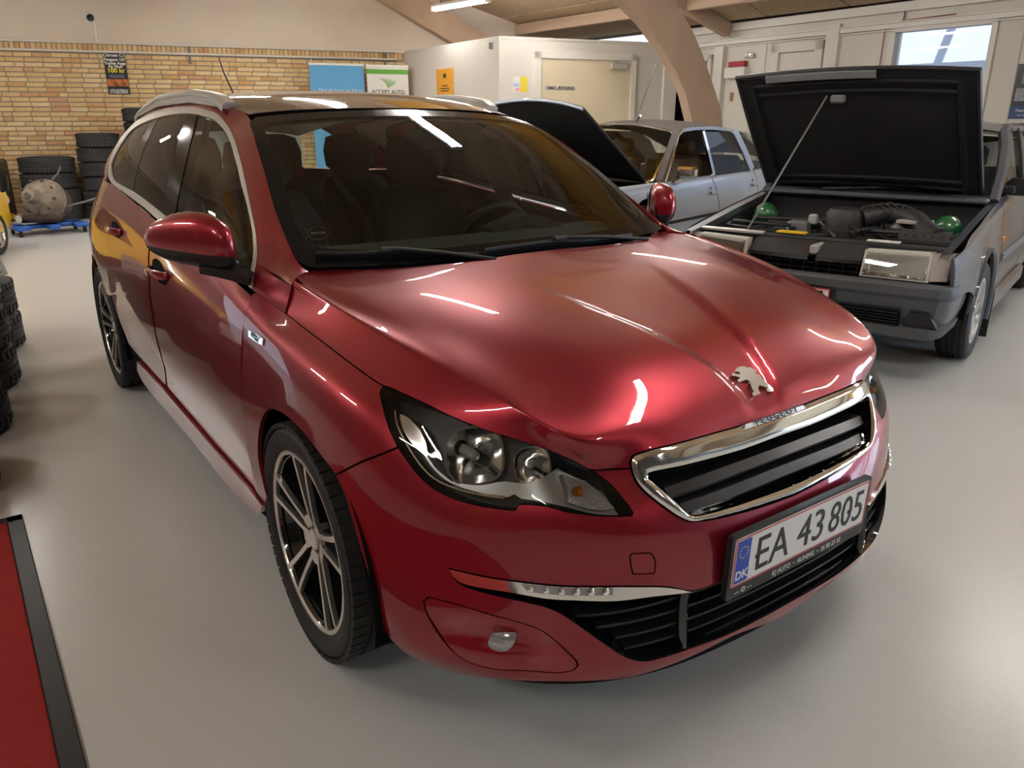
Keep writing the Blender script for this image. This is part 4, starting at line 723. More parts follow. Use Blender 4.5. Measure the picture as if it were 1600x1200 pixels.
# ---------------------------------------------------------------- front details
panel('emblem', dome, UV['emblem'], mat('emblem_silver', (.80, .79, .77), .22, 1), car, h=.006, depth=.008, off=.008, gap=0, ds=.003, corner=25)
panel('badge_bar', dome, symm([(0, UV['peug'][4][1]), tuple(UV['peug'][5]), tuple(UV['peug'][0]), (0, UV['peug'][1][1])]), M['satin'], car, sides='C', h=.01, depth=.02, off=.014, gap=0)
_a, _b = on(dome, (0.0, (UV['peug'][4][1]+UV['peug'][1][1])/2), .0165)[0], dome.PN(np.array([0.]), np.array([UV['peug'][4][1]+.006]))[1][0]
_up = Vector((-.55, 0, .83)); text('badge_lettering', 'P E U G E O T', .019, M['ink'], car, _a, (0, 1, 0), _up, ext=.0006, sx=1.35, bold=.0006)
# number plate on its black carrier
PX, PZ, PT = .861, .4616, -.029
def plate_pt(y, z, d=0): return (PX-z*math.sin(PT)+d, y, PZ+z*math.cos(PT))
def rrect(y0, y1, z0, z1, r, n=4):
    o = []
    for cy, cz, a0 in ((y1-r, z1-r, 0), (y0+r, z1-r, 90), (y0+r, z0+r, 180), (y1-r, z0+r, 270)):
        o += [(cy+r*math.cos(R_(a0+90*k/n)), cz+r*math.sin(R_(a0+90*k/n))) for k in range(n+1)]
    return o
def plate_slab(name, r, a, b, m, par): return MB().prism(r, a, b, lambda p, q, l: plate_pt(p, q, l)).build(name, m, par)
plate = plate_slab('plate_carrier', rrect(-.262, .262, -.092, .068, .010), -.012, .003, M['black'], car)
pl = plate_slab('number_plate', rrect(-.252, .252, -.060, .060, .008), .003, .005, M['white'], car)
def frame_on(name, r0, r1, a, b, m, par):
    mb = MB(); n = len(r0)
    mb.grid([[plate_pt(*p, a) for p in r0], [plate_pt(*p, b) for p in r0], [plate_pt(*p, b) for p in r1], [plate_pt(*p, a) for p in r1]], close_u=True); return mb.build(name, m, par)
frame_on('plate_border', rrect(-.251, .251, -.059, .059, .008), rrect(-.2475, .2475, -.0555, .0555, .006), .005, .0056, M['platered'], pl)
plate_slab('country_band', rrect(-.245, -.200, -.053, .053, .003), .005, .0056, M['blue'], pl)
ux, uy = (0, 1, 0), (-math.sin(PT), 0, math.cos(PT))
def fit_text(nm, t, w, h, yc, par):
    V, F = text_mb(t, .1, ext=.0006); xs = [v[0] for v in V]; ys = [v[1] for v in V]; sx, sy = w/(max(xs)-min(xs)), h/(max(ys)-min(ys)); cx, cy = (max(xs)+min(xs))/2, (max(ys)+min(ys))/2
    MB().add([plate_pt(yc+(a-cx)*sx, (b-cy)*sy, .0055+c) for a, b, c in V], F).build(nm, M['ink'], par, fix=False)
for t, w, yc in (('EA', .116, -.116), ('43', .100, .022), ('805', .138, .165)): fit_text('plate_characters', t, w, .082, yc, pl)
text('country_code', 'DK', .030, M['white'], pl, plate_pt(-.2225, -.034, .0058), ux, uy, ext=.0004, bold=.0006)
for k in range(12):
    a = 2*math.pi*k/12; MB().prism([(-.2225+.014*math.cos(a)+.0022*math.cos(t), .022+.014*math.sin(a)+.0022*math.sin(t)) for t in np.radians([90, 162, 234, 306, 18])], .0056, .006, lambda p, q, l: plate_pt(p, q, l)).build('star', mat('star', (.7, .55, .05), .4) if k == 0 else bpy.data.materials['star'], pl)
text('carrier_lettering', 'KJ AUTO  \u2022  AUNING  \u2022  26 80 23 32', .019, M['white'], car, plate_pt(.03, -.078, .0036), ux, uy, ext=.0003, sx=.9)
text('carrier_mark', '\u2014 \u25CE \u2014', .017, M['white'], car, plate_pt(-.205, -.079, .0036), ux, uy, ext=.0003)
for y in (-.175, .175): MB().lathe([(0, 0), (.004, 0), (.005, -.003)], 10, 'x', plate_pt(y, -.005, .008)).build('plate_screw', M['ink'], pl)
# lower intake: bars, divider fins, LED light
ipf = resample(intake_uv, .012)
for k in range(6):
    zz = .385-.03*k; row = []
    for y in np.linspace(-.60, .60, 49):
        row.append((y, zz))
    u = np.linspace(-.62, .62, 61); v = np.array([dome.kv[8]+(dome.kv[10]-dome.kv[8])*((.47-zz)/.22)]*61); Q = np.stack([u, v], 1); ok = inside(Q, inset(ipf, .004)); Q = Q[ok]
    if len(Q) < 4: continue
    A = on(dome, Q, -.022); B = on(dome, Q, -.066); MB().grid([list(map(tuple, A)), list(map(tuple, A-[0, 0, .006])), list(map(tuple, B-[0, 0, .006])), list(map(tuple, B))], close_u=False).build('intake_bar', M['black'], car, 30)
for sg in (-1, 1):
    vv = np.linspace(dome.kv[8]+.03, dome.kv[10]+.02, 9); uu = sg*(.335+.012*np.sin(np.linspace(0, 3, 9)))
    MB().tube([tuple(p) for p in on(dome, np.stack([uu, vv], 1), -.012)], .011, 8).build('intake_fin', M['gloss'], car, 40)
    LQ = np.array(UV['led'])*[-sg, 1]
panel('running_light', dome, UV['led'], M['lampgrey'], car, sides='RL', h=.01, depth=.01, off=.0055, gap=.0005)
lq = np.array(UV['led']); c0, c1 = lq[0], lq[2]
for k in range(6):
    f = (k+.5)/6; p = lq[0]*(1-f)+lq[2]*f; p = (p+(lq[6]*(1-f)+lq[3]*f))/2
    both(lambda: MB().lathe([(0, .004), (.006, .003), (.009, 0)], 10, 'x', tuple(on(dome, p, .006)[0])), 'led', M['reflector'], car)
# fog lamps
panel('fog_lamp', dome, UV['fog'], mat('fog_lens', (.35, .35, .34), .15, .5, 1), car, sides='RL', h=.006, depth=.02, off=0, gap=0, offfn=lambda Q, P: .012*(1-np.clip(np.linalg.norm((Q-np.array(UV['fog']).mean(0))/[.038, .03], axis=1), 0, 1)**2))
# head lamp internals
panel('headlamp_bezel', dome, UV['bezel'], M['lampgrey'], car, sides='RL', h=.015, depth=.012, off=-.03, gap=0)
panel('side_reflector', dome, UV['sidechrome'], M['reflector'], car, sides='RL', h=.012, depth=.01, off=-.022, gap=0)
both(lambda: MB().tube([tuple(p) for p in on(dome, resample(UV['lampline'], .012, closed=False), -.014)], .0035, 6), 'light_guide', M['chrome'], car)
def bowl(c, ax, r, d):
    ax = Vector(ax).normalized(); a = ax.orthogonal().normalized(); b = ax.cross(a); c = Vector(c); mb = MB(); n = 8; rows = []
    for rr, dd in ((1.06, .004), (1.0, .006), (.97, 0), (.8, -.42), (.6, -.68), (.4, -.85), (.18, -.97)):
        rows.append([c+(a*math.cos(2*math.pi*k/24)+b*math.sin(2*math.pi*k/24))*r*rr*(1+.05*math.cos(8*math.pi*k/24))+ax*dd*d for k in range(24)])
    return mb.grid(rows, close_u=True)
LA = np.array(UV['lampA']); LB = np.array(UV['lampB'])
cA = on(dome, LA[0], -.030)[0]; cB = on(dome, LB[0], -.034)[0]
both(lambda: bowl(cA, (.86, -.42, .28), .062, .05), 'main_reflector', M['reflector'], car, 40)
both(lambda: bowl(cB, (.90, -.30, .26), .040, .04), 'main_beam_reflector', M['reflector'], car, 40)
both(lambda: MB().lathe([(0, .03), (.010, .026), (.013, 0), (.013, -.02)], 16, 'x', tuple(cA-[.022, 0, .0])), 'bulb_shield', M['satin'], car, 40)
both(lambda: MB().lathe([(0, .02), (.007, .018), (.008, 0)], 12, 'x', tuple(cB-[.02, 0, .0])), 'bulb', M['trimgrey'], car, 40)
panel('indicator_lens', dome, UV['turn'], mat('ribbed_lens', (.55, .55, .52), .2, .6, bump=(220, .5)), car, sides='RL', h=.012, depth=.01, off=-.02, gap=0)
both(lambda: MB().lathe([(0, .012), (.008, .008), (.011, 0), (.008, -.008), (0, -.012)], 12, 'x', tuple(on(dome, UV['bulb'][0], -.012)[0])), 'indicator_bulb', M['orange'], car, 40)
# ---------------------------------------------------------------- windscreen fittings
panel('sensor_pad', wind, UV['sensor'], M['black'], car, h=.02, depth=.01, off=-.012, gap=0)
for k_, (key, nm) in enumerate((('wiper_a', 'wiper'), ('wiper_b', 'wiper'))):
    q = resample(UV[key], .02, closed=False); path = on(wind, q, .016); n = len(path); w = MB()
    w.sweep([tuple(p) for p in path], [(-.005, -.014), (.005, -.014), (.006, 0), (.003, .005), (-.003, .005), (-.006, 0)], up=(.5, 0, .85))
    i = int(n*.45); w.rbox(tuple(path[i]+[.004, 0, .008]), (.022, .05, .014), .004)
    w.tube([tuple(path[i]+[.005, 0, .012]), tuple((path[i]+path[-1])/2+[.03, 0, .006]), tuple(path[-1]+[.05, .03, -.012])], .006, 6)
    w.build(nm, mat('wiper_rubber', (.01, .01, .011), .6) if k_ == 0 else bpy.data.materials['wiper_rubber'], car, 35)
sc_ = on(wind, UV['sticker'][0], -.006)[0]; sn = wind.PN(np.array([UV['sticker'][0][0]]), np.array([UV['sticker'][0][1]]))[1][0]*-1; sn = Vector(sn); sx_ = Vector((.30, .95, 0)); sx_ = (sx_-sn*sx_.dot(sn)).normalized(); sy_ = sn.cross(sx_)
def disc_pts(r, n=28): return [Vector(sc_)+sx_*r*math.cos(2*math.pi*k/n)+sy_*r*math.sin(2*math.pi*k/n) for k in range(n)]
st = MB(); st.grid([disc_pts(.0005), disc_pts(.050)], close_u=True); stk = st.build('parking_disc', M['interior'], car)
MB().grid([[p+sn*.001 for p in disc_pts(.0275)], [p+sn*.001 for p in disc_pts(.0305)]], close_u=True).build('disc_ring', mat('disc_grey', (.22, .24, .23), .6), stk)
text('disc_lettering', 'Park Life', .0115, M['white'], stk, Vector(sc_)+sn*.002, sx_, sy_, ext=.0003, bold=.0004)
for k in range(12):
    a = R_(90-30*k); text('disc_hour', str(k if k else 12), .008, M['trimgrey'], stk, Vector(sc_)+sn*.002+sx_*.0405*math.cos(a)+sy_*.0405*math.sin(a), sx_, sy_, ext=.0003)
# ---------------------------------------------------------------- door mirrors
def mirror_pts(part):
    # sections across the car (y): centre x, z, half depth, half height
    secs = [(-.835, -.475, 1.015, .020, .035), (-.845, -.480, 1.020, .060, .060), (-.868, -.495, 1.030, .085, .074), (-.90, -.525, 1.038, .095, .080), (-.94, -.570, 1.040, .090, .075), (-.975, -.610, 1.038, .074, .063), (-1.00, -.640, 1.036, .055, .048), (-1.016, -.660, 1.034, .034, .030), (-1.024, -.668, 1.033, .010, .012)]
    rows = []
    for y, x, z, a, h in secs:
        r = []
        for k in range(24):
            t = 2*math.pi*k/24; c, s = math.cos(t), math.sin(t); e = .8
            r.append((x+a*math.copysign(abs(c)**e, c)*(1 if c > 0 else .55), y, z+h*math.copysign(abs(s)**e, s)*(1.0 if s > 0 else .92)))
        rows.append(r)
    return rows
def mirror_mb(top):
    rows = mirror_pts(0); mb = MB(); R2 = []
    for r in rows:
        zc = 1.0*(sum(p[2] for p in r)/24)
        R2.append(r)
    mb.grid(R2, close_u=True); mb.add(R2[0], [tuple(range(24))]); mb.add(R2[-1], [tuple(range(24))])
    return mb
def cut(mb, top):
    import bmesh
    me = bpy.data.meshes.new('c'); me.from_pydata(mb.v, [], mb.f); b = bmesh.new(); b.from_mesh(me); bmesh.ops.remove_doubles(b, verts=b.verts, dist=1e-5)
    for _ in range(2): bmesh.ops.subdivide_edges(b, edges=b.edges, cuts=1, use_grid_fill=True, smooth=.9) if _ == 0 else None
    co = Vector((0, -.93, 1.012)); no = Vector((0, .10, 1)).normalized()
    bmesh.ops.bisect_plane(b, geom=b.verts[:]+b.edges[:]+b.faces[:], plane_co=co, plane_no=no, clear_inner=top, clear_outer=not top)
    o = MB(); b.verts.index_update(); o.v = [tuple(v.co) for v in b.verts]; o.f = [tuple(v.index for v in f.verts) for f in b.faces]; b.free(); bpy.data.meshes.remove(me); return o
mm = mirror_mb(True)
both(lambda: cut(mm, True), 'mirror_cap', M['paint'], car, 50)
both(lambda: cut(mm, False), 'mirror_base', M['black'], car, 50)
both(lambda: MB().sweep([(-.52, -.90, .972), (-.48, -.865, .965), (-.455, -.835, .955), (-.43, -.80, .94)], [(-.035, -.018), (.035, -.020), (.04, .004), (.02, .016), (-.03, .014)]), 'mirror_arm', M['black'], car, 40)
both(lambda: MB().grid([[(-.545-(-.855-y)*.9, y, z) for y in (-.86, -.90, -.95, -.98)] for z in (.985, 1.02, 1.05, 1.08)]), 'mirror_glass', M['chrome'], car)
# ---------------------------------------------------------------- handles, badge, rails, aerial
for key in ('handle_f', 'handle_r'):
    hq = np.array(UV[key]); c = hq.mean(0); panel('handle_scoop_shade', side, c+(hq-c)*.92, M['dark'], car, sides='RL', h=.01, depth=.0, off=.001, gap=0)  # flat dark patch on the door skin paints the scoop's shade
    P0 = on(side, c, 0)[0]; dx = .105
    def bar():
        u = np.linspace(c[0]-dx, c[0]+dx, 13); v = np.full(13, c[1]+.004)+np.linspace(-.006, .010, 13); arch = np.interp(np.linspace(-1, 1, 13), [-1, -.85, -.5, 0, .5, .85, 1], [.002, .018, .030, .034, .030, .018, .004])
        A = np.array([on(side, (a, b), o)[0] for a, b, o in zip(u, v, arch)]); return MB().sweep([tuple(p) for p in A], [(-.006, -.014), (.006, -.014), (.009, 0), (.005, .013), (-.005, .013), (-.009, 0)])
    both(bar, 'door_handle', M['paint'], car, 45)
    both(lambda: MB().rbox(tuple(on(side, (c[0]-dx-.012, c[1]-.004), .006)[0]), (.03, .012, .022), .004), 'handle_end', M['paint'], car, 45)
bq = np.array(UV['badge']); panel('side_badge', side, bq, M['chrome'], car, h=.02, depth=.004, off=.004, gap=0)
bc = on(side, bq.mean(0), .0055)[0]; text('side_badge_lettering', 'STYLE', .020, M['ink'], car, bc-np.array([.008, 0, 0]), (1, 0, -.04), (0, .1, 1), ext=.0004, bold=.0004)
def rail():
    xs = np.linspace(-1.235, -2.86, 29); ys = np.interp(xs, [-2.9, -2.6, -2.2, -1.65, -1.3, -1.2], [.545, .562, .578, .583, .572, .566]); zr = np.interp(xs, [-2.9, -2.7, -2.2, -1.65, -1.3, -1.2], [1.362, 1.385, 1.423, 1.432, 1.412, 1.398])
    lift = np.interp(xs, [-2.86, -2.72, -2.5, -2.1, -1.7, -1.45, -1.31, -1.235], [.002, .014, .022, .028, .028, .026, .020, .002])
    pr = []
    for i in range(len(xs)):
        e = min(i, len(xs)-1-i); w = .024 if e > 2 else .030; l = lift[i]; pr.append([(-w, -l-.006), (w, -l-.006), (w, .004), (w*.55, .016), (-w*.55, .016), (-w, .004), (-w, -.004), (-w*.8, -.008), (-w*.8, -.014), (-w, -.018)])
    return MB().sweep([(x, -y, z+l) for x, y, z, l in zip(xs, ys, zr, lift)], pr)
both(rail, 'roof_rail', M['satin'], car, 40)
MB().lathe([(.02, 0), (.018, .02), (.008, .035)], 14, 'z', (-2.95, 0, 1.41)).tube([(-2.95, 0, 1.44), (-3.1, -.02, 1.62), (-3.16, -.02, 1.70)], [.006, .004, .003], 8).build('roof_aerial', M['black'], car, 40)
# ---------------------------------------------------------------- tail, floor pan and cabin
def rearskin(z0, z1, mt, nm, inset_=0):
    zz = np.linspace(z0, z1, 12); yy = np.linspace(-1, 1, 17); rows = []
    for z in zz:
        w = np.interp(z, [.24, .34, .68, 1.06, 1.30, 1.36], [.63, .67, .68, .55, .47, .40]); x0 = np.interp(z, [.24, .5, .8, 1.06, 1.34], [-3.55, -3.66, -3.66, -3.60, -3.36])
        rows.append([(x0+.14*abs(t)**3 if 1 else 0, t*w, z) for t in yy])
    MB().grid(rows).build(nm, mt, car, 40)
rearskin(.24, 1.06, M['paint'], 'tailgate'); rearskin(1.06, 1.345, M['tint'], 'rear_window')
MB().box((-1.4, 0, .26), (3.4, 1.1, .1)).build('floor_pan', M['dark'], car)
MB().box((-.28, 0, .58), (.06, 1.4, .66)).build('bulkhead', M['dark'], car)
def loft(rows, nm, mt, sm=40, par=None): return MB().grid(rows).build(nm, mt, par or car, sm)
yy = np.linspace(-.74, .74, 17)
dash = loft([[(x+.05*(1-(y/.74)**2), y, z) for y in yy] for x, z in ((-.24, .93), (-.40, .955), (-.60, .965), (-.78, .955), (-.84, .93), (-.86, .85), (-.80, .70), (-.78, .50))], 'dashboard', mat('dash', (.085, .092, .086), .7, bump=(400, .2)))
MB().sweep([(-.74, .20, .95), (-.72, .36, 1.0), (-.74, .52, .95)], [(-.05, -.02), (.05, -.02), (.05, .02), (-.05, .02)]).build('instrument_hood', M['interior'], car, 40)
sw = MB(); a0 = Vector((-.97, .37, .88)); axs = Vector((-.88, 0, .47)); e1 = Vector((0, 1, 0)); e2 = axs.cross(e1)
sw.tube([a0+(e1*math.cos(t)*.178+e2*math.sin(t)*.17) for t in np.linspace(0, 2*math.pi, 41)], .016, 8)
sw.tube([a0-e1*.17, a0+axs*-.02, a0+e1*.17], .014, 6).tube([a0, a0+e2*.16], .016, 6).lathe([(0, .03), (.055, .02), (.06, -.02)], 16, 'x', tuple(a0)); sw.build('steering_wheel', M['interior'], car, 40)
def seat(y0, x0, nm):
    mb = MB()
    def blob(secs): mb.grid([[(x+a*math.copysign(abs(math.cos(t))**.6, math.cos(t)), y0+w*math.copysign(abs(math.sin(t))**.6, math.sin(t)), z) for t in np.linspace(0, 2*math.pi, 20, endpoint=False)] for x, a, w, z in secs], close_u=True)
    blob([(x0+.15, .24, .20, .42), (x0+.15, .27, .25, .46), (x0+.15, .28, .26, .52), (x0+.14, .26, .24, .57), (x0+.12, .1, .1, .58)])
    blob([(x0-.10, .06, .22, .52), (x0-.12, .08, .25, .60), (x0-.17, .08, .25, .78), (x0-.22, .07, .23, .95), (x0-.25, .055, .17, 1.06), (x0-.26, .02, .1, 1.08)])
    blob([(x0-.275, .03, .10, 1.09), (x0-.28, .055, .135, 1.12), (x0-.29, .06, .14, 1.20), (x0-.30, .05, .12, 1.27), (x0-.30, .02, .06, 1.29)])
    mb.tube([(x0-.25, y0-.06, 1.05), (x0-.275, y0-.06, 1.12)], .008, 6).tube([(x0-.25, y0+.06, 1.05), (x0-.275, y0+.06, 1.12)], .008, 6)
    mb.build(nm, M['seat'], car, 60)
for y0 in (-.37, .37): seat(y0, -1.32, 'front_seat')
for y0 in (-.42, 0, .42): seat(y0, -2.15, 'rear_seat')
_E = np.array([(-.36, .690, 1.0), (-.442, .680, 1.04), (-.518, .668, 1.085), (-.595, .652, 1.135), (-.681, .634, 1.185), (-.773, .614, 1.235), (-.871, .592, 1.285), (-.99, .565, 1.335), (-1.10, .54, 1.36)])
both(lambda: MB().grid([[tuple(p) for p in _E*[1, -1, 1]+np.array([-.02, .0, -.012])], [tuple(p) for p in _E*[1, -1, 1]+np.array([-.05, .035, -.02])], [tuple(p) for p in _E*[1, -1, 1]+np.array([-.10, .050, -.035])], [tuple(p) for p in _E*[1, -1, 1]+np.array([-.15, .035, -.05])]]), 'pillar_trim', M['trimgrey'], car, 60)
rvq = roof.ku[-1]
loft([[tuple(p) for p in on(roof, np.stack([np.linspace(-rvq*.96, rvq*.96, 15), np.full(15, v)], 1), -.045)] for v in np.linspace(.0, roof.kv[-1], 14)], 'headliner', M['grey'])
both(lambda: MB().grid([[(-1.42-.14*t, -.76+.20*t, .95+.45*t), (-1.30-.12*t, -.77+.20*t, .95+.45*t)] for t in np.linspace(0, 1, 8)]), 'pillar_lining', M['trimgrey'], car, 40)
both(lambda: MB().grid([[(x, -.83, .97), (x, -.80, .60), (x, -.78, .35)] for x in (-.5, -1.2, -2.0, -2.6)]), 'door_lining', M['interior'], car)

# ================================================================ helpers for the other cars (local frame: x forward, y left)
def lsurf(rows, sgn):
    s_ = Surf(np.array(rows, float)); SGN[id(s_)] = sgn; KEEP.append(s_); return s_
KEEP = []
def lpanel(nm, S, pts, m, par, **k):
    kw = dict(h=.05, depth=.015, gap=.002, ds=.03); kw.update(k); holes = [S.near(q) for q in kw.pop('holes', [])]; return panel(nm, S, S.near(pts), m, par, holes=holes, **kw)
def arcp(cx, cz, r, a0, a1, y, n=14): return [(cx+r*math.cos(R_(a)), y, cz+r*math.sin(R_(a))) for a in np.linspace(a0, a1, n)]
def old_wheel(root, loc, rz, Ro, wid, style, m):
    w = sub('wheel', loc, rz, root); tyre_mb(Ro, Ro*.66, wid, 48).build('tyre', M['rubber'], w, 30)
    Ri = Ro*.66; MB().lathe([(Ri, .06), (Ri-.012, 0), (Ri, -wid*.42), (Ri+.004, -wid*.45), (Ri-.012, -wid*.45), (Ri-.03, -wid*.30), (Ri-.03, .06)], 40, 'y').build('rim', m, w, 40)
    MB().lathe([(0, -wid*.28), (.04, -wid*.28), (.05, -wid*.22), (Ri-.03, -wid*.18), (Ri-.03, .02)], 32, 'y').build('rim_dish', M['grey'], w, 40)
    for k in range(style):
        a = 2*math.pi*k/style; c, s = math.cos(a), math.sin(a); MB().prism([(.03, -.022), (Ri-.02, -.034), (Ri-.02, .034), (.03, .022)], -wid*.36, -wid*.2, lambda p, q, l: (p*c-q*s, l, p*s+q*c)).build('spoke', m, w)
    MB().lathe([(0, -wid*.38), (.03, -wid*.38), (.036, -wid*.3)], 16, 'y').build('centre_cap', M['chrome'], w, 40); return w
# ================================================================ grey hatchback with raised bonnet
gpaint = mat('grey_metallic', (.07, .078, .095), .4, .12, .7, coat_r=.04)
bxc = thing('hatchback', 'dark grey old hatchback with open bonnet parked at the right', 'car', (-1.0869, 3.2581, 0), R_(-74))
zt = {.93: .712, .6: .757, .2: .812, -.3: .872, -.9: .905, -1.7: .925, -2.6: .94, -3.15: .93}
def sec(x, t): k = 1-.10*max(0, (x-.6)/.33)**2*.5-(.10*max(0, (-x-2.4)/.75)**2); return [(x, .755*k, .20), (x, .800*k, .33), (x, .815*k, .48), (x, .808*k, .62), (x, .785*k, (.62+t)/2+.035), (x, .755*k, t-.005), (x, .735*k, t)]
bside = lsurf(list(map(list, zip(*[sec(x, t) for x, t in zt.items()]))), 1)   # rows bottom..top, ribs front..rear
SGN[id(bside)] = 1
def bxs(pts): return pts
wing = [(.90, .80, .50), (.90, .79, .712), (.6, .76, .757), (.2, .75, .812), (-.3, .74, .872), (-.40, .74, .875), (-.375, .79, .70), (-.36, .81, .50), (-.35, .80, .30), (-.25, .79, .28)]+arcp(.10, .30, .345, 185, 5, .81)+[(.46, .8, .44), (.62, .8, .49)]
o = lpanel('front_wing', bside, wing, gpaint, bxc, sides='RL')
lpanel('front_door', bside, [(-.405, .74, .878), (-.385, .79, .70), (-.37, .81, .50), (-.36, .79, .28), (-1.38, .79, .25), (-1.40, .81, .6), (-1.42, .74, .914)], gpaint, bxc, sides='RL')
lpanel('rear_door', bside, [(-1.425, .74, .916), (-1.41, .81, .6), (-1.39, .79, .25), (-2.05, .79, .25)]+arcp(-2.555, .30, .33, 30, 80, .81, 6)+[(-2.46, .80, .75), (-2.40, .74, .935)], gpaint, bxc, sides='RL')
lpanel('rear_quarter', bside, [(-2.41, .74, .936), (-2.47, .80, .75)]+arcp(-2.555, .30, .33, 82, 185, .81, 8)+[(-3.0, .75, .30), (-3.15, .70, .4), (-3.15, .70, .7), (-3.14, .66, .93)], gpaint, bxc, sides='RL')
def bmk(f, nm, m, sm=35, par=bxc): return both(f, nm, m, par, sm)
bmk(lambda: MB().sweep([(.10+.352*math.cos(R_(a)), .812, .30+.352*math.sin(R_(a))) for a in np.linspace(22, 200, 30)], [(-.010, -.02), (.012, -.02), (.012, .0), (.0, .014), (-.010, .016)], up=(0, 1, 0)), 'arch_flare', gpaint)
bmk(lambda: MB().rbox((-1.0, .805, .27), (1.4, .05, .12), .02), 'sill', gpaint)
bmk(lambda: MB().rbox((-.95, .818, .545), (1.1, .02, .05), .006), 'rubbing_strip', M['grey'])
# head of the car
lampc = mat('old_lamp_glass', (.70, .70, .66), .12, .85, 1, noise=(26, .9, (.06, .06, .055)), bump=(30, .6)); lf = mat('lamp_frame', (.55, .53, .47), .35)
for sg in (-1, 1):
    def P(y, z, x): return (x-.05*max(0, (abs(y)-.45)/.3)**2, sg*y, z)
    q = [P(.322, .565, .915), P(.655, .563, .915), P(.650, .706, .875), P(.328, .702, .885)]
    hl = MB().add(q+[(a-.08, b, c) for a, b, c in q], [(0, 1, 2, 3), (4, 7, 6, 5), (0, 4, 5, 1), (1, 5, 6, 2), (2, 6, 7, 3), (3, 7, 4, 0)]).build('headlamp', lf, bxc)
    c = np.mean(q, 0); q2 = [tuple(c+(np.array(p)-c)*[1, .92, .84]+[.006, 0, 0]) for p in q]; MB().grid([[q2[0], q2[1]], [q2[3], q2[2]]]).build('lamp_glass', M['lens'], hl)
    q3 = [tuple(np.array(p)-[.004, 0, 0]) for p in q2]; mid = tuple(c-[.02, 0, 0]); MB().add(q3+[mid], [(0, 1, 4), (1, 2, 4), (2, 3, 4), (3, 0, 4)]).build('lamp_reflector', lampc, hl)
    q = [P(.660, .570, .915), P(.735, .572, .89), P(.775, .578, .80), P(.770, .700, .77), P(.730, .708, .855), P(.656, .706, .875)]
    MB().add(q+[(a-.03, b*.95, c) for a, b, c in q], [(0, 1, 4, 5), (1, 2, 3, 4), (0, 6, 7, 1), (1, 7, 8, 2), (3, 9, 10, 4), (4, 10, 11, 5), (5, 11, 6, 0), (2, 8, 9, 3)]).build('indicator', mat('smoked_lens', (.50, .44, .40), .2, 0, 1) if sg < 0 else bpy.data.materials['smoked_lens'], bxc, 30)
def front_row(z, x, yw=.79, r=.16):
    ys = [-yw, -yw+.008, -yw+.025, -yw+.06, -.45, -.2, 0, .2, .45, yw-.06, yw-.025, yw-.008, yw]
    return [(x-r*.45*max(0, (abs(y)-(yw-.06))/.06)**2-.03*(y/yw)**2, y, z) for y in ys]
def lip(rows, nm, m, side_x=None, sm=30):
    rr = []
    for r in rows:
        a, b = r[0], r[-1]
        if side_x is not None: r = [(side_x, a[1]-.004, a[2])]+r+[(side_x, b[1]+.004, b[2])]
        rr.append(r)
    return MB().grid(rr).build(nm, m, bxc, sm)
bump = mat('bumper_grey', (.075, .08, .088), .55)
lip([front_row(.560, .93), front_row(.556, .985), front_row(.545, 1.0), front_row(.505, 1.0), front_row(.488, .985), front_row(.480, .95)], 'bumper', bump, .34)
lip([front_row(.480, .955, .785), front_row(.40, .94, .775, .18), front_row(.330, .92, .755, .22)], 'valance', gpaint, .50)
lip([front_row(.335, .92, .755, .2), front_row(.33, .99, .77, .22), front_row(.285, .985, .76, .24), front_row(.262, .93, .74, .24)], 'chin_spoiler', bump, .55)
MB().rbox((.945, .22, .365), (.03, .68, .085), .008).build('air_slot', M['dark'], bxc)
for k in range(5): MB().rbox((.957, .22, .335+.016*k), (.02, .66, .005), .001).build('slot_bar', M['black'], bxc)
for sg in (-1, 1): MB().prism([(.585, .335), (.74, .335), (.69, .41), (.60, .41)], .90, .945, lambda p, q, l: (l-.10*max(0, p-.6), sg*p, q)).build('fog_recess', M['black'], bxc)
bp = MB().rbox((1.008, -.045, .43), (.008, .504, .12), .002).build('number_plate', M['white'], bxc); MB().rbox((1.0115, -.045, .43), (.004, .51, .126), .001).build('plate_border', M['platered'], bp); MB().rbox((1.0145, -.045, .43), (.004, .495, .111), .001).build('plate_face', M['white'], bp); MB().rbox((1.018, .15, .445), (.004, .05, .07), .002).build('plate_digit', M['ink'], bp)
# black grille opening and radiator cover
rad = mat('engine_plastic', (.028, .028, .029), .5, bump=(40, .15))
MB().box((.84, 0, .575), (.02, .62, .12)).build('radiator', M['dark'], bxc)
for k in range(9): MB().box((.853, -.29+.0725*k, .575), (.008, .004, .11)).build('radiator_fin', rad, bxc)
for k in range(3): MB().box((.855, 0, .54+.03*k), (.008, .62, .004)).build('radiator_fin', rad, bxc)
for y0, y1 in ((-.315, .03), (.075, .315)):
    r = [(y, ) for y in np.linspace(y0, y1, 9)]; MB().grid([[(.895-.02*(y/.3)**2, y, .618) for y in np.linspace(y0, y1, 9)], [(.885, y, .64) for y in np.linspace(y0, y1, 9)], [(.80, y, .695) for y in np.linspace(y0, y1, 9)], [(.70, y, .712) for y in np.linspace(y0, y1, 9)], [(.69, y, .66) for y in np.linspace(y0, y1, 9)]]).build('radiator_cover', rad, bxc, 25)
MB().rbox((.78, .052, .675), (.2, .04, .05), .008).build('bonnet_catch', M['satin'], bxc)
MB().rbox((.70, 0, .70), (.06, 1.42, .045), .01).build('cross_member', rad, bxc); MB().rbox((.72, -.49, .722), (.05, .40, .02), .005).build('slam_panel', M['satin'], bxc)
MB().rbox((.69, -.14, .735), (.07, .17, .012), .004).build('warning_label', mat('label_yellow', (.80, .52, .02), .5), bxc); MB().rbox((.70, .37, .728), (.05, .17, .01), .003).build('white_label', M['white'], bxc)
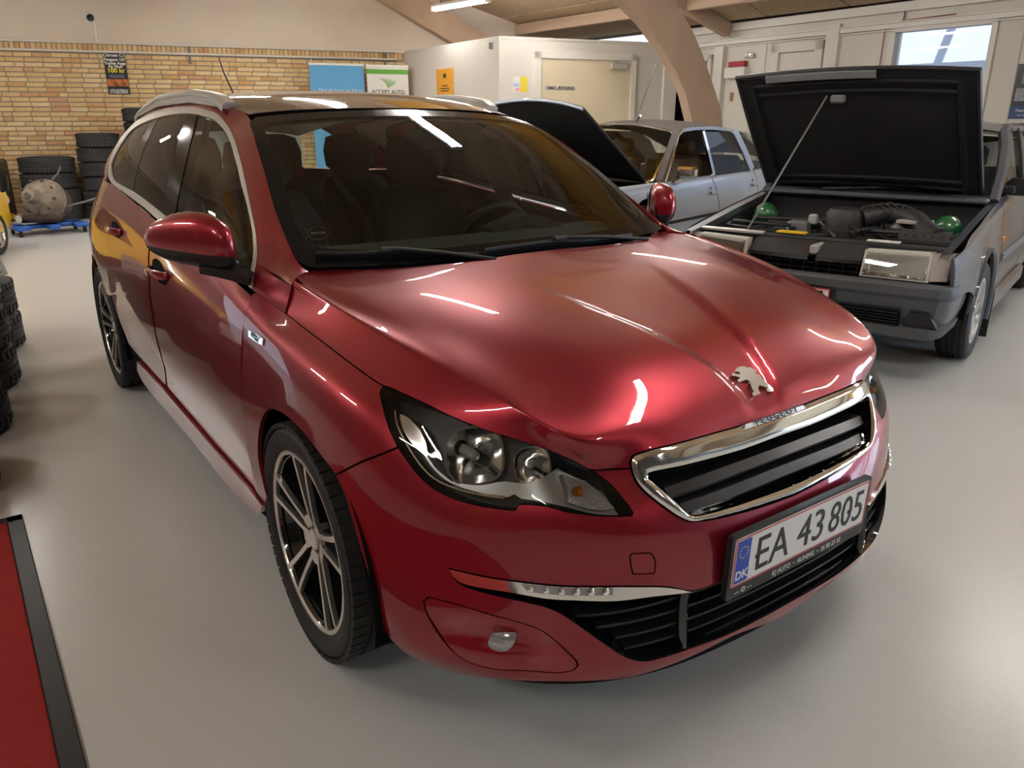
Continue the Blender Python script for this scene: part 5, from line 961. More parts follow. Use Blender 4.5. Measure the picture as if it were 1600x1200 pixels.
# engine bay
MB().box((.15, 0, .42), (1.1, 1.40, .06)).build('bay_floor', M['dark'], bxc); MB().box((-.40, 0, .66), (.04, 1.40, .50)).build('bulkhead', rad, bxc)
bmk(lambda: MB().grid([[(x, .69, t-.03), (x, .68, .42)] for x, t in ((.80, .722), (.6, .757), (.2, .812), (-.3, .872), (-.42, .88))]), 'inner_wing', rad); bmk(lambda: MB().grid([[(x, .735, t-.004), (x, .69, t-.01), (x, .685, t-.05)] for x, t in ((.86, .722), (.6, .757), (.2, .812), (-.3, .872), (-.42, .88))]), 'wing_gutter', gpaint)
MB().rbox((.22, -.02, .60), (.42, .55, .20), .05).build('engine_block', rad, bxc, 40); MB().lathe([(0, .12), (.09, .11), (.11, .08), (.11, .0), (.13, -.01), (.13, -.06), (0, -.06)], 24, 'z', (.30, .04, .74)).build('air_cleaner', rad, bxc, 40)
MB().tube([(.30, .14, .80), (.22, .26, .84), (.24, .42, .80), (.38, .52, .76), (.48, .60, .74)], [.055, .06, .06, .055, .055], 12).build('air_hose', rad, bxc, 40)
for k in range(7): f = k/6; MB().lathe([(.058, -.006), (.064, 0), (.058, .006)], 14, 'x', (.30-.06*f, .17+.20*f, .815+.02*math.sin(f*3))).build('hose_ring', rad, bxc)
MB().tube([(.48, .40, .73), (.48, .66, .73)], .05, 14).build('intake_pipe', rad, bxc, 40); MB().rbox((.42, .56, .72), (.26, .30, .05), .015).build('air_box', rad, bxc)
for k in range(6): MB().rbox((.42, .44+.045*k, .752), (.22, .012, .012), .003).build('air_box_rib', rad, bxc)
grn = mat('green_sphere', (.02, .13, .04), .3, 0, 1)
for y, x in ((.57, .10), (-.56, .02)): MB().lathe([(0, .075), (.035, .068), (.062, .045), (.078, .012), (.075, -.03), (.05, -.06), (.02, -.075)], 26, 'z', (x, y, .755)).build('suspension_sphere', grn, bxc, 50); MB().lathe([(.02, -.15), (.022, -.06)], 12, 'z', (x, y, .755)).build('sphere_stem', M['grey'], bxc)
MB().lathe([(0, .05), (.035, .045), (.045, .02), (.045, -.05)], 18, 'z', (.22, .33, .80)).build('filler_cap', mat('cap_white', (.5, .48, .44), .5), bxc, 40)
MB().rbox((.30, .43, .80), (.12, .18, .02), .004).build('bracket_plate', M['satin'], bxc); MB().rbox((.40, -.20, .73), (.10, .12, .08), .01).build('relay_box', M['grey'], bxc); MB().rbox((.36, -.13, .78), (.05, .05, .06), .008).build('connector', M['trimgrey'], bxc)
rg = random.Random(5)
for k in range(12):
    p = [(rg.uniform(.0, .6), rg.uniform(-.62, .5), rg.uniform(.66, .76)) for _ in range(4)]; p.sort(key=lambda q: q[1]); MB().tube(p, rg.uniform(.006, .014), 6).build('hose', rad, bxc, 40)
MB().tube([(.72, -.40, .73), (.10, -.22, 1.50)], .006, 6).build('bonnet_stay', M['grey'], bxc)
# raised bonnet
def hood_pt(f, t, off=0):
    """f 0..1 from hinge to front edge, t -1..1 across"""
    yc = -.042-.07*f; w = .695+.015*f; x = -.45+.55*f+.02*math.sin(f*3); z = .885+.735*f; c = (1-t*t)*(.025+.03*f)
    return (x-.8*c*.9+off*.80, yc+w*t, z+.6*c-off*.60)
T_ = np.linspace(-1, 1, 17); F_ = np.linspace(0, 1, 13); hd = MB(); nt_, nf_ = len(T_), len(F_)
hd.grid([[hood_pt(f, t, -.012) for t in T_] for f in F_]); hood2 = hd.build('bonnet_skin', gpaint, bxc, 40)
ul = MB(); ul.grid([[hood_pt(f, t, .006) for t in np.linspace(-.97, .97, 17)] for f in np.linspace(.01, .96, 13)]); ul.build('bonnet_lining', mat('bonnet_black', (.006, .006, .0065), .75, bump=(60, .3)), bxc, 40)
for pth in ([hood_pt(f, -.985, .0) for f in F_], [hood_pt(f, .985, .0) for f in F_], [hood_pt(0, t, .0) for t in T_], [hood_pt(1, t, .0) for t in T_]): MB().tube(pth, .016, 6).build('bonnet_edge', M['black'], bxc, 40)
for sg in (-1, 1): MB().sweep([hood_pt(f, sg*.86, .012) for f in np.linspace(.04, .93, 12)], [(-.02, 0), (.02, 0), (.012, .02), (-.012, .02)], up=(1, 0, -.7)).build('bonnet_rib', bpy.data.materials['bonnet_black'], bxc, 40)
for f in (.08, .14, .85, .92): MB().sweep([hood_pt(f, t, .012) for t in np.linspace(-.84, .84, 15)], [(-.012, 0), (.012, 0), (.006, .014), (-.006, .014)], up=(1, 0, -.7)).build('bonnet_rib', bpy.data.materials['bonnet_black'], bxc, 40)
MB().rbox(hood_pt(.80, -.12, .03), (.04, .09, .05), .01).build('bonnet_latch', M['grey'], bxc)
ls = MB(); ls.grid([[hood_pt(1.0, t, -.012) for t in np.linspace(-.72, .22, 9)], [hood_pt(1.0, t, .03) for t in np.linspace(-.72, .22, 9)], [hood_pt(.955, t, .034) for t in np.linspace(-.72, .22, 9)]]); ls.build('bonnet_lip', mat('bonnet_lip', (.22, .22, .22), .5, .2), bxc, 30)
# cabin
zr = lambda y: 1.345-.05*(y/.6)**2
MB().grid([[(x+.05*(1-(y/.62)**2)*(1 if x > -1 else -.5), y, z+.05*(1-(y/.62)**2)) for y in np.linspace(-.62, .62, 13)] for x, z in ((-.92, 1.285), (-1.2, 1.315), (-1.8, 1.32), (-2.4, 1.28), (-2.75, 1.20))]).build('roof', gpaint, bxc, 40)
MB().grid([[(-.40-.52*f+.10*(1-(y/.66)**2), y*(1-.10*f), .885+.41*f+.045*f*(1-(y/.66)**2)) for y in np.linspace(-.66, .66, 13)] for f in np.linspace(0, 1, 7)]).build('windscreen', M['glass'], bxc, 40)
MB().rbox((-.36, 0, .885), (.22, 1.40, .03), .01).build('scuttle', bump, bxc); MB().tube([(-.30, -.30, .915), (-.42, .05, .93), (-.46, .35, .935)], .01, 6).build('wiper', M['black'], bxc)
bmk(lambda: MB().sweep([(-.38, .715, .875), (-.60, .70, 1.04), (-.78, .67, 1.19), (-.92, .63, 1.285), (-1.2, .62, 1.312), (-1.8, .62, 1.31), (-2.4, .60, 1.27), (-2.75, .57, 1.19), (-3.0, .60, .96)], [(-.03, -.025), (.03, -.025), (.035, .01), (.015, .028), (-.02, .025)]), 'roof_frame', gpaint, 40)
gs = [(-.52, .915), (-1.38, .925), (-2.42, .945)]
bmk(lambda: MB().grid([[(-.50, .725, .895), (-1.38, .735, .918)], [(-.76, .685, 1.10), (-1.39, .69, 1.11)], [(-.97, .63, 1.275), (-1.42, .635, 1.30)]]), 'front_side_window', M['side'])
bmk(lambda: MB().grid([[(-1.46, .735, .92), (-2.40, .735, .94)], [(-1.47, .69, 1.11), (-2.40, .69, 1.12)], [(-1.49, .635, 1.30), (-2.36, .62, 1.27)]]), 'rear_side_window', M['side'])
bmk(lambda: MB().sweep([(-1.42, .742, .92), (-1.43, .70, 1.11), (-1.455, .643, 1.30)], [(-.035, -.01), (.035, -.01), (.035, .012), (-.035, .012)], up=(0, 1, 0)), 'door_pillar', M['black'])
bmk(lambda: MB().tube([(-.45, .735, .89), (-1.4, .752, .915), (-2.42, .752, .938)], .012, 6), 'belt_moulding', M['black'])
MB().grid([[(-2.75, y, 1.20+.04*(1-(y/.58)**2)) for y in np.linspace(-.58, .58, 7)], [(-3.05, y*1.1, .95) for y in np.linspace(-.58, .58, 7)]]).build('rear_window', M['tint'], bxc, 40); MB().grid([[(-3.05, y, .95) for y in (-.62, 0, .62)], [(-3.17, y, .62) for y in (-.66, 0, .66)], [(-3.15, y, .28) for y in (-.66, 0, .66)]]).build('tailgate', gpaint, bxc)
MB().grid([[(-.45, y, .87) for y in (-.68, 0, .68)], [(-.85, y, .86) for y in (-.68, 0, .68)], [(-.9, y, .5) for y in (-.68, 0, .68)]]).build('dashboard', M['interior'], bxc)
for y0 in (-.35, .35): MB().rbox((-1.45, y0, .75), (.16, .48, .55), .06, Matrix.Rotation(-.25, 3, 'Y')).rbox((-1.55, y0, 1.10), (.09, .26, .16), .03).rbox((-1.2, y0, .48), (.5, .48, .14), .05).build('front_seat', M['seat'], bxc, 40)
MB().rbox((-2.35, 0, .72), (.18, 1.2, .55), .06).build('rear_bench', M['seat'], bxc, 40); MB().box((-1.3, 0, .30), (3.2, 1.3, .08)).build('floor_pan', M['dark'], bxc)
MB().rbox((-.70, .84, .955), (.10, .22, .11), .03).build('door_mirror', M['black'], bxc, 40); MB().rbox((-.62, .76, .94), (.10, .08, .05), .01).build('mirror_arm', M['black'], bxc)
MB().lathe([(0, .012), (.014, .010), (.018, 0)], 12, 'y', (-.33, .812, .665)).build('side_repeater', M['orange'], bxc, 40)
lsv = mat('silver_alloy', (.60, .60, .60), .3, .8)
for x in (.10, -2.555):
    for sg in (-1, 1): old_wheel(bxc, (x, sg*.725, .29), 0 if sg < 0 else math.pi, .29, .175, 6, lsv)
    def wl(): 
        mb = MB(); mb.grid([[(x+.36*math.cos(t), y, .30+.36*math.sin(t)) for y in (.79, .50)] for t in np.linspace(0, math.pi, 20)]); mb.add([(x-.37, .52, .2), (x+.37, .52, .2), (x+.37, .52, .68), (x-.37, .52, .68)], [(0, 1, 2, 3)]); return mb
    bmk(wl, 'wheel_well', M['dark'])
MB().rbox((-.30, .73, .20), (.012, .20, .30), .004).build('mud_flap', M['rubber'], bxc)
# ================================================================ silver saloon with raised bonnet
spaint = mat('silver_blue_metallic', (.52, .60, .74), .3, .3, 1, coat_r=.05); vinyl = mat('grey_vinyl', (.085, .075, .068), .6, bump=(200, .3))
cxc = thing('saloon', 'light silver blue saloon with dark roof and open bonnet in the background', 'car', (-4.219, 3.529, 0), R_(-75))
def csec(x): k = 1-.06*max(0, (x-.3)/.7)**2-.10*max(0, (-x-2.4)/1.2)**2; return [(x, .78*k, .22), (x, .83*k, .36), (x, .855*k, .52), (x, .845*k, .66), (x, .815*k, .755), (x, .770*k, .802+.010*max(0, -x-.4)), (x, .74*k, .806+.010*max(0, -x-.4))]
cside = lsurf(list(map(list, zip(*[csec(x) for x in (1.05, .6, 0, -.6, -1.4, -2.2, -3.0, -3.6)]))), 1)
zb = lambda x: .803+.010*max(0, -x-.4)
lpanel('front_wing', cside, [(1.0, .76, .35), (1.0, .72, .80), (.4, .76, .80), (-.34, .76, .803), (-.38, .84, .60), (-.425, .83, .45), (-.43, .80, .30)]+arcp(0, .32, .36, 190, -8, .84), spaint, cxc, sides='RL')
lpanel('front_door', cside, [(-.35, .76, .803), (-.39, .84, .60), (-.435, .83, .45), (-.44, .80, .28), (-1.45, .80, .28), (-1.50, .84, .45), (-1.44, .84, .62), (-1.36, .76, .812)], spaint, cxc, sides='RL')
lpanel('rear_door', cside, [(-1.375, .76, .812), (-1.455, .84, .62), (-1.515, .84, .45), (-1.47, .80, .28), (-2.3, .80, .28), (-2.45, .84, .5), (-2.50, .84, .65), (-2.46, .76, .823)], spaint, cxc, sides='RL')
lpanel('rear_quarter', cside, [(-2.475, .76, .823), (-2.515, .84, .65), (-2.465, .84, .5), (-2.315, .80, .28), (-3.5, .74, .3), (-3.55, .72, .6), (-3.5, .70, .83)], spaint, cxc, sides='RL')
def cmk(f, nm, m, sm=35): return both(f, nm, m, cxc, sm)
cmk(lambda: MB().sweep([(-.45, .85, .425), (-1.0, .862, .428), (-1.49, .862, .432)], [(-.008, -.014), (.008, -.014), (.008, .014), (-.008, .014)]), 'rubbing_strip', M['black']); cmk(lambda: MB().sweep([(-1.53, .862, .432), (-2.0, .86, .44), (-2.45, .845, .45)], [(-.008, -.014), (.008, -.014), (.008, .014), (-.008, .014)]), 'rubbing_strip', M['black'])
cmk(lambda: MB().sweep([(-.43, .852, .447), (-1.49, .864, .454)], [(-.004, -.004), (.004, -.004), (.004, .004), (-.004, .004)]), 'bright_strip', M['chrome'])
for x, z in ((-1.32, .645), (-2.36, .668)):
    cmk(lambda: MB().rbox((x, .865, z), (.15, .03, .035), .010).rbox((x+.05, .853, z+.05), (.03, .02, .03), .008), 'door_handle', M['chrome'])
cmk(lambda: MB().lathe([(0, .012), (.018, .010), (.024, 0)], 14, 'y', (-.25, .845, .565)), 'side_repeater', M['orange'])
# roof, screen, windows
MB().grid([[(x+.06*(1-(y/.64)**2)*(1 if x > -1.2 else 0), y, z+.085*(1-(y/.64)**2)) for y in np.linspace(-.64, .64, 15)] for x, z in ((-.86, 1.245), (-1.1, 1.272), (-1.5, 1.282), (-2.0, 1.265), (-2.5, 1.19), (-2.85, 1.09), (-3.4, .88))]).build('roof', vinyl, cxc, 40)
MB().grid([[(-.30-.56*f+.20*(1-(y/.72)**2)*(1-.5*f), y*(1-.11*f), .795+.45*f+.08*f*(1-(y/.72)**2)) for y in np.linspace(-.72, .72, 15)] for f in np.linspace(0, 1, 8)]).build('windscreen', M['glass'], cxc, 40)
edge = [(-.30-.56*f+.20*(1-(y/.72)**2)*(1-.5*f), y*(1-.11*f), .795+.45*f+.08*f*(1-(y/.72)**2)) for f, y in [(0, .66), (.06, .71), (.5, .715), (.93, .71), (.99, .66), (1, .4), (1, 0), (1, -.4), (.99, -.66), (.93, -.71), (.5, -.715), (.06, -.71), (0, -.66)]]
MB().tube(edge, .016, 8).build('screen_surround', M['chrome'], cxc, 40)
cmk(lambda: MB().sweep([(-.42, .775, .80), (-.66, .72, 1.04), (-.84, .665, 1.225), (-.95, .65, 1.262), (-1.2, .645, 1.278), (-1.6, .645, 1.28), (-2.1, .64, 1.255), (-2.5, .63, 1.19), (-2.9, .62, 1.06), (-3.2, .62, .93)], [(-.016, -.016), (.016, -.016), (.016, .016), (-.016, .016)]), 'window_surround', M['chrome'], 40)
cmk(lambda: MB().sweep([(-.36, .755, .80), (-.60, .70, 1.03), (-.80, .655, 1.215), (-.86, .64, 1.25)], [(-.03, -.02), (.03, -.02), (.03, .02), (-.03, .02)]), 'front_pillar', vinyl, 40)
def win(x0, x1, x2, x3, nm, m): cmk(lambda: MB().grid([[(x0, .775, zb(x0)+.005), (x1, .775, zb(x1)+.005)], [(x0+(x3-x0)*.5, .722, 1.035), (x1+(x2-x1)*.5, .722, 1.04)], [(x3, .66, 1.245), (x2, .655, 1.235)]]), nm, m)
win(-1.50, -2.40, -2.10, -1.39, 'rear_side_window', M['side']); win(-2.47, -3.15, -2.50, -2.18, 'quarter_window', M['side'])
cmk(lambda: MB().sweep([(-1.455, .782, .812), (-1.40, .728, 1.04), (-1.36, .668, 1.25)], [(-.025, -.012), (.025, -.012), (.025, .014), (-.025, .014)], up=(0, 1, 0)), 'door_pillar', M['chrome']); cmk(lambda: MB().sweep([(-2.435, .78, .825), (-2.29, .728, 1.04), (-2.14, .665, 1.245)], [(-.045, -.012), (.045, -.012), (.045, .014), (-.045, .014)], up=(0, 1, 0)), 'rear_pillar', spaint)
cmk(lambda: MB().rbox((-.62, .90, .885), (.11, .20, .11), .025).tube([(-.62, .86, .83), (-.60, .82, .795)], .014, 6).rbox((-.58, .805, .79), (.10, .05, .03), .01), 'door_mirror', M['chrome'])
aer = MB().tube([(-.95, .12, 1.34), (-.90, .20, 1.40)], .010, 6).tube([(-.95, .12, 1.34), (-.66, .48, 1.87)], .004, 6).build('roof_aerial', M['chrome'], cxc, 40)
MB().grid([[(-.30, y, .79) for y in (-.7, 0, .7)], [(-.75, y, .80) for y in (-.7, 0, .7)], [(-.8, y, .45) for y in (-.7, 0, .7)]]).build('dashboard', mat('brown_trim', (.06, .04, .025), .8), cxc)
ch = mat('brown_leather', (.10, .055, .03), .6)
for y0 in (-.37, .37): MB().rbox((-1.42, y0, .72), (.18, .52, .60), .07, Matrix.Rotation(-.25, 3, 'Y')).rbox((-1.52, y0, 1.08), (.10, .28, .17), .04).rbox((-1.15, y0, .45), (.52, .5, .15), .05).build('front_seat', ch, cxc, 40)
MB().rbox((-2.5, 0, .70), (.2, 1.25, .55), .07).build('rear_bench', ch, cxc, 40); MB().box((-1.2, 0, .26), (4.0, 1.3, .08)).build('floor_pan', M['dark'], cxc); MB().grid([[(-3.4, y, .88) for y in (-.6, 0, .6)], [(-3.6, y, .6) for y in (-.66, 0, .66)], [(-3.55, y, .26) for y in (-.66, 0, .66)]]).build('tail_panel', spaint, cxc)
MB().grid([[(1.02, y, .76) for y in (-.7, 0, .7)], [(1.12, y, .60) for y in (-.7, 0, .7)], [(1.05, y, .3) for y in (-.7, 0, .7)]]).build('nose_panel', spaint, cxc, 40); MB().rbox((1.12, 0, .45), (.08, 1.55, .12), .03).build('bumper', M['chrome'], cxc); MB().box((.3, 0, .60), (1.3, 1.35, .25)).build('engine_bay', M['dark'], cxc)
def chood(f, t, off=0): c = (1-t*t)*.10*(.4+.6*f); w = .66-.04*f; return (-.32+1.06*f-.4*c+off*.54, w*t, .79+.66*f+.8*c-off*.84)
MB().grid([[chood(f, t, -.012) for t in T_] for f in F_]).build('bonnet_skin', spaint, cxc, 40); MB().grid([[chood(f, t, .006) for t in np.linspace(-.97, .97, 17)] for f in np.linspace(.01, .975, 13)]).build('bonnet_lining', bpy.data.materials['bonnet_black'], cxc, 40)
for pth in ([chood(f, -.985) for f in F_], [chood(f, .985) for f in F_]): MB().tube(pth, .014, 6).build('bonnet_edge', rad, cxc, 40)
MB().tube([chood(1, t, .006) for t in T_], .013, 6).build('bonnet_lip', spaint, cxc, 40)
for x in (0, -2.85):
    for sg in (-1, 1): old_wheel(cxc, (x, sg*.74, .31), 0 if sg < 0 else math.pi, .31, .18, 8, lsv)
# ================================================================ yellow classic car at the left edge
ypaint = mat('yellow_paint', (.78, .46, .008), .3, 0, 1); yc = thing('classic_car', 'bright yellow classic car with chrome bumper just entering at the left edge', 'car', (-7.33, -2.09, 0), R_(160)); yc.scale = (1, 1, .8)
ys = [[(x, y*w, z) for y in np.linspace(-1, 1, 13)] for x, w, z in ((-1.75, .60, .45), (-1.78, .68, .62), (-1.6, .70, .78), (-1.2, .72, .84), (-.9, .66, 1.12), (-.6, .62, 1.28), (.0, .62, 1.32), (.35, .64, 1.20), (.65, .70, .90), (1.2, .68, .83), (1.6, .66, .76), (1.74, .64, .62), (1.74, .62, .40))]
MB().grid([[(x, y, z-.10*(abs(y)/.75)**3) for x, y, z in r] for r in ys]).build('upper_body', ypaint, yc, 40)
both(lambda: MB().grid([[(x, .72-.05*(x/1.8)**4, z) for x in np.linspace(-1.72, 1.72, 21)] for z in (.28, .5, .70, .76)]), 'body_side', ypaint, yc, 40)
both(lambda: MB().sweep([(1.35+.0, .55, .62), (1.60, .52, .66), (1.80, .50, .66)], [(-.10, -.10), (.10, -.10), (.12, 0), (.10, .10), (-.10, .10), (-.12, 0)]), 'front_wing', ypaint, yc, 40)
both(lambda: MB().lathe([(0, .06), (.06, .05), (.09, .03), (.105, 0), (.10, -.02), (.09, -.16), (.04, -.22)], 24, 'x', (1.84, .56, .64)), 'headlamp', M['chrome'], yc, 40)
MB().sweep([(1.55, -.80, .40), (1.80, -.76, .40), (1.90, -.5, .40), (1.92, 0, .40), (1.90, .5, .40), (1.80, .76, .40), (1.55, .80, .40)], [(-.03, -.05), (.02, -.045), (.035, 0), (.02, .045), (-.03, .05)]).build('front_bumper', M['chrome'], yc, 40)
both(lambda: MB().rbox((1.90, .42, .42), (.06, .05, .20), .02), 'overrider', M['chrome'], yc, 40); MB().rbox((1.945, 0, .40), (.01, .5, .11), .002).build('number_plate', M['white'], yc)
both(lambda: MB().grid([[(-.85, .69, .83), (.45, .69, .83)], [(-.60, .645, 1.20), (.22, .645, 1.20)]]), 'side_window', M['tint'], yc)
MB().grid([[(.68, y, .90) for y in (-.62, 0, .62)], [(.38, y, 1.20) for y in (-.58, 0, .58)]]).build('windscreen', M['tint'], yc)
for x in (1.15, -1.15):
    for sg in (-1, 1): old_wheel(yc, (x, sg*.64, .28), 0 if sg < 0 else math.pi, .28, .15, 6, M['chrome'])
MB().box((0, 0, .3), (3.2, 1.2, .1)).build('floor_pan', M['dark'], yc)

# ================================================================ things on the walls
pipe = thing('heating_pipe', 'pair of thin white heating pipes running along the brick wall', 'pipe', gw(0, 2.28, .06))
for z, d, r in ((2.292, .05, .016), (2.408, .05, .014)):
    o = MB().tube([gw(-4, z, d)-Vector(pipe.location), gw(4.75, z+.012, d)-Vector(pipe.location)], r, 8).build('pipe_run', white_f, pipe, 40)
for s in (1.55, 4.55):
    MB().rbox(gw(s, 2.30, .03)-Vector(pipe.location), (.035, .05, .26), .006, rotA).build('pipe_bracket', M['grey'], pipe)
MB().tube([gw(3.35, 2.28, .05)-Vector(pipe.location), gw(3.35, 2.18, .05)-Vector(pipe.location)], .012, 6).build('drop_pipe', white_f, pipe)
sc = thing('security_camera', 'white dome security camera on the cream gable wall', 'camera', gw(.28, 2.75, .012))
def gl(s, z, d): return A_*s-N_*d+Vector((0, 0, z))
def gdisc(mb, prof, n=20, c=(0, 0, 0)):
    c = Vector(c); rows = [[c+A_*(r*math.cos(2*math.pi*k/n))+Vector((0, 0, r*math.sin(2*math.pi*k/n)))-N_*h for k in range(n)] for r, h in prof]; mb.grid(rows, close_u=True); return mb
gdisc(MB(), [(.001, .03), (.06, .03), (.075, .015), (.08, 0)]).build('base', M['white'], sc, 40); gdisc(MB(), [(.001, .075), (.03, .068), (.048, .045), (.052, .028)], c=A_*.01-Vector((0, 0, .005))).build('lens_dome', M['gloss'], sc, 40)
cdt = MB().rbox(gw(.33, 2.57, .02), (.03, .02, .30), .004, rotA).build('cable_duct', M['white']); tag(cdt, 'short white cable duct below the security camera', 'cable duct')
def sheet(nm, label, s0, s1, z0, z1, m, cat='poster', d=.02, f=gw, lean=0):
    o = MB().add([f(s, z, dd) for dd in (d, d+.006) for s, z in ((s0, z0), (s1, z0), (s1, z1), (s0, z1))], [(0, 1, 2, 3), (7, 6, 5, 4), (0, 4, 5, 1), (1, 5, 6, 2), (2, 6, 7, 3), (3, 7, 4, 0)]).build(nm, m); return tag(o, label, cat)
def patch(nm, par, s0, s1, z0, z1, m, d, f=gw): o = MB().add([f(s, z, d) for s, z in ((s0, z0), (s1, z0), (s1, z1), (s0, z1))], [(0, 1, 2, 3)]).build(nm, m, par, fix=False); return o
p1 = sheet('price_poster', 'black price poster with 100 kr lettering hanging on the brick wall', .375, .665, 1.72, 2.29, M['ink'])
ox, oz = .52, 2.29
for t, z, sz, m in (('Citroen C1', 2.255, .062, M['white']), ('Peugeot 107', 2.195, .056, M['white']), ('Toyota Aygo', 2.145, .054, M['white']), ('Nu Tilbud', 2.10, .044, M['white']), ('100 kr', 2.045, .088, mat('lemon', (.85, .75, .02), .5))): text('poster_lettering', t, sz, m, p1, gw(ox, z, .0275), A_, (0, 0, 1), ext=.0005, bold=.0018)
patch('poster_picture', p1, .38, .66, 1.83, 1.93, mat('poster_glow', (.75, .22, .03), .5, noise=(14, .9, (.08, .02, .02))), .0272); patch('poster_picture', p1, .40, .64, 1.73, 1.79, mat('poster_cars', (.6, .6, .62), .4, noise=(20, .9, (.05, .05, .06))), .0272); patch('poster_picture', p1, .42, .62, 1.95, 1.99, mat('poster_smoke', (.10, .11, .15), .5), .0272)
# roll-up banners
def banner(nm, label, s0, s1, d, m, zt=2.18):
    r = thing(nm, label, 'banner', gw((s0+s1)/2, 0, d)); L = Vector(r.location)
    MB().add([gw(s, z, dd)-L for dd in (d-.003, d+.003) for s, z in ((s0, .08), (s1, .08), (s1, zt), (s0, zt))], [(0, 1, 2, 3), (7, 6, 5, 4), (0, 4, 5, 1), (1, 5, 6, 2), (2, 6, 7, 3), (3, 7, 4, 0)]).build('banner_sheet', m, r)
    MB().rbox(gw((s0+s1)/2, zt+.01, d)-L, (s1-s0+.02, .02, .035), .005, rotA).build('top_rail', M['white'], r); MB().rbox(gw((s0+s1)/2, .05, d)-L, (s1-s0+.04, .14, .09), .02, rotA).build('base', M['satin'], r)
    MB().tube([gw((s0+s1)/2, .1, d-.05)-L, gw((s0+s1)/2, zt, d-.02)-L], .012, 6).build('pole', M['satin'], r); return r
b1 = banner('roll_up_banner', 'sky blue roll up banner standing against the brick wall', 3.27, 4.12, .32, mat('banner_blue', (.10, .33, .58), .5))
text('banner_lettering', 'Skal du have en bil ny', .085, M['white'], b1, gw(3.74, 1.80, .326)-Vector(b1.location), A_, (0, 0, 1), ext=.0005, sx=.95)
b2 = banner('roll_up_banner', 'white roll up banner with green stripes and logo beside the blue one', 4.16, 4.84, .36, mat('banner_white', (.66, .65, .60), .5), 2.17)
patch('green_stripe', b2, 4.16, 4.84, 2.06, 2.13, mat('stripe_green', (.10, .33, .03), .5), .364, f=lambda s, z, d: gw(s, z, d)-Vector(b2.location))
text('banner_lettering', 'ACCEPT AUTO', .088, M['ink'], b2, gw(4.50, 1.785, .366)-Vector(b2.location), A_, (0, 0, 1), ext=.0005, sx=.92, bold=.001)
gm = mat('logo_green', (.06, .28, .04), .5)
for k in range(5):
    def bz(f, o): p0 = np.array((4.36+.058*k, 1.99-.004*k)); p1 = np.array((4.47+.038*k, 1.955-.010*k)); p2 = np.array((4.50+.028*k, 1.842+.016*k)); q = (1-f)**2*p0+2*f*(1-f)*p1+f*f*p2; return q+np.array((.55, .83))*o*(.3+f)
    MB().prism([tuple(bz(f, 0)) for f in np.linspace(0, 1, 7)]+[tuple(bz(f, .020)) for f in np.linspace(1, 0, 7)], .364, .366, lambda p, q, l: gw(p, q, l)-Vector(b2.location)).build('logo_stripe', gm, b2)
pp = Vector((pk-pc)).normalized(); pn = Vector((pp.y, -pp.x, 0))
def ps_(s, z, d=0): return pc+pp*s+pn*d+Vector((0, 0, z))
o1 = sheet('orange_poster', 'orange poster with small dark print on the white partition side', 1.12, 1.66, 1.55, 2.10, mat('poster_orange', (.80, .36, .03), .5), d=.004, f=ps_)
for k, (a, b, z0, z1) in enumerate(((1.30, 1.48, 1.85, 1.865), (1.24, 1.54, 1.81, 1.825), (1.26, 1.52, 1.775, 1.79), (1.34, 1.44, 1.97, 2.03), (1.34, 1.48, 1.58, 1.66))): patch('poster_print', o1, a, b, z0, z1, M['ink'], .0105, f=ps_)
bk = MB().rbox(ps_(2.78, 2.33, .03), (.05, .04, .09), .006).build('wall_bracket', M['grey']); tag(bk, 'small grey bracket near the top corner of the partition', 'bracket')
# ================================================================ floor mat
rmat = MB().rbox((.05, -2.15, .006), (2.65, 1.30, .010), .003).build('carpet_mat', mat('red_carpet', (.42, .022, .02), .95, noise=(60, .4, (.30, .012, .012)), bump=(500, .8))); tag(rmat, 'red carpet mat with dark rubber border in the lower left corner', 'mat')
b = MB()
for c, d in (((.05, -1.475, .005), (2.74, .05, .009)), ((.05, -2.825, .005), (2.74, .05, .009)), ((-1.295, -2.15, .005), (.05, 1.4, .009)), ((1.395, -2.15, .005), (.05, 1.4, .009))): b.rbox(c, d, .003)
b.build('rubber_border', M['black'], rmat)
# ================================================================ tyres
def make_tyre(nm, label, group, Ro, wid, loc, m=None, rz=0):
    t = thing(nm, label, 'tyre', loc, rz, group); Ri = Ro*.64; w = wid/2
    pr = [(Ri, -w*.8), (Ri+.008, -w*.93), (Ri+(Ro-Ri)*.5, -w), (Ro-.05, -w*.985), (Ro-.024, -w*.92), (Ro-.008, -w*.76)]
    for g in (-.5, -.17, .17, .5): pr += [(Ro-.001, (g-.08)*w), (Ro-.009, (g-.05)*w), (Ro-.009, (g+.05)*w), (Ro-.001, (g+.08)*w)]
    pr += [(Ro-.008, w*.76), (Ro-.024, w*.92), (Ro-.05, w*.985), (Ri+(Ro-Ri)*.5, w), (Ri+.008, w*.93), (Ri, w*.8), (Ri+.015, w*.6), (Ri+.03, 0), (Ri+.015, -w*.6)]
    MB().lathe(pr, 56, 'z', close=True).build('carcass', m or M['rubber2'], t, 35)
    tb = MB(); n = 40
    for k in range(n):
        a = 2*math.pi*k/n
        for sg in (-1, 1): r = Matrix.Rotation(a+(.04 if sg > 0 else 0), 3, 'Z') @ Matrix.Rotation(.35*sg, 3, 'X'); tb.box(r @ Vector((Ro-.0078, 0, sg*w*.68)), (.010, .030, w*.40), r)
    tb.build('tread_blocks', m or M['rubber2'], t)['kind'] = 'stuff'
    return t
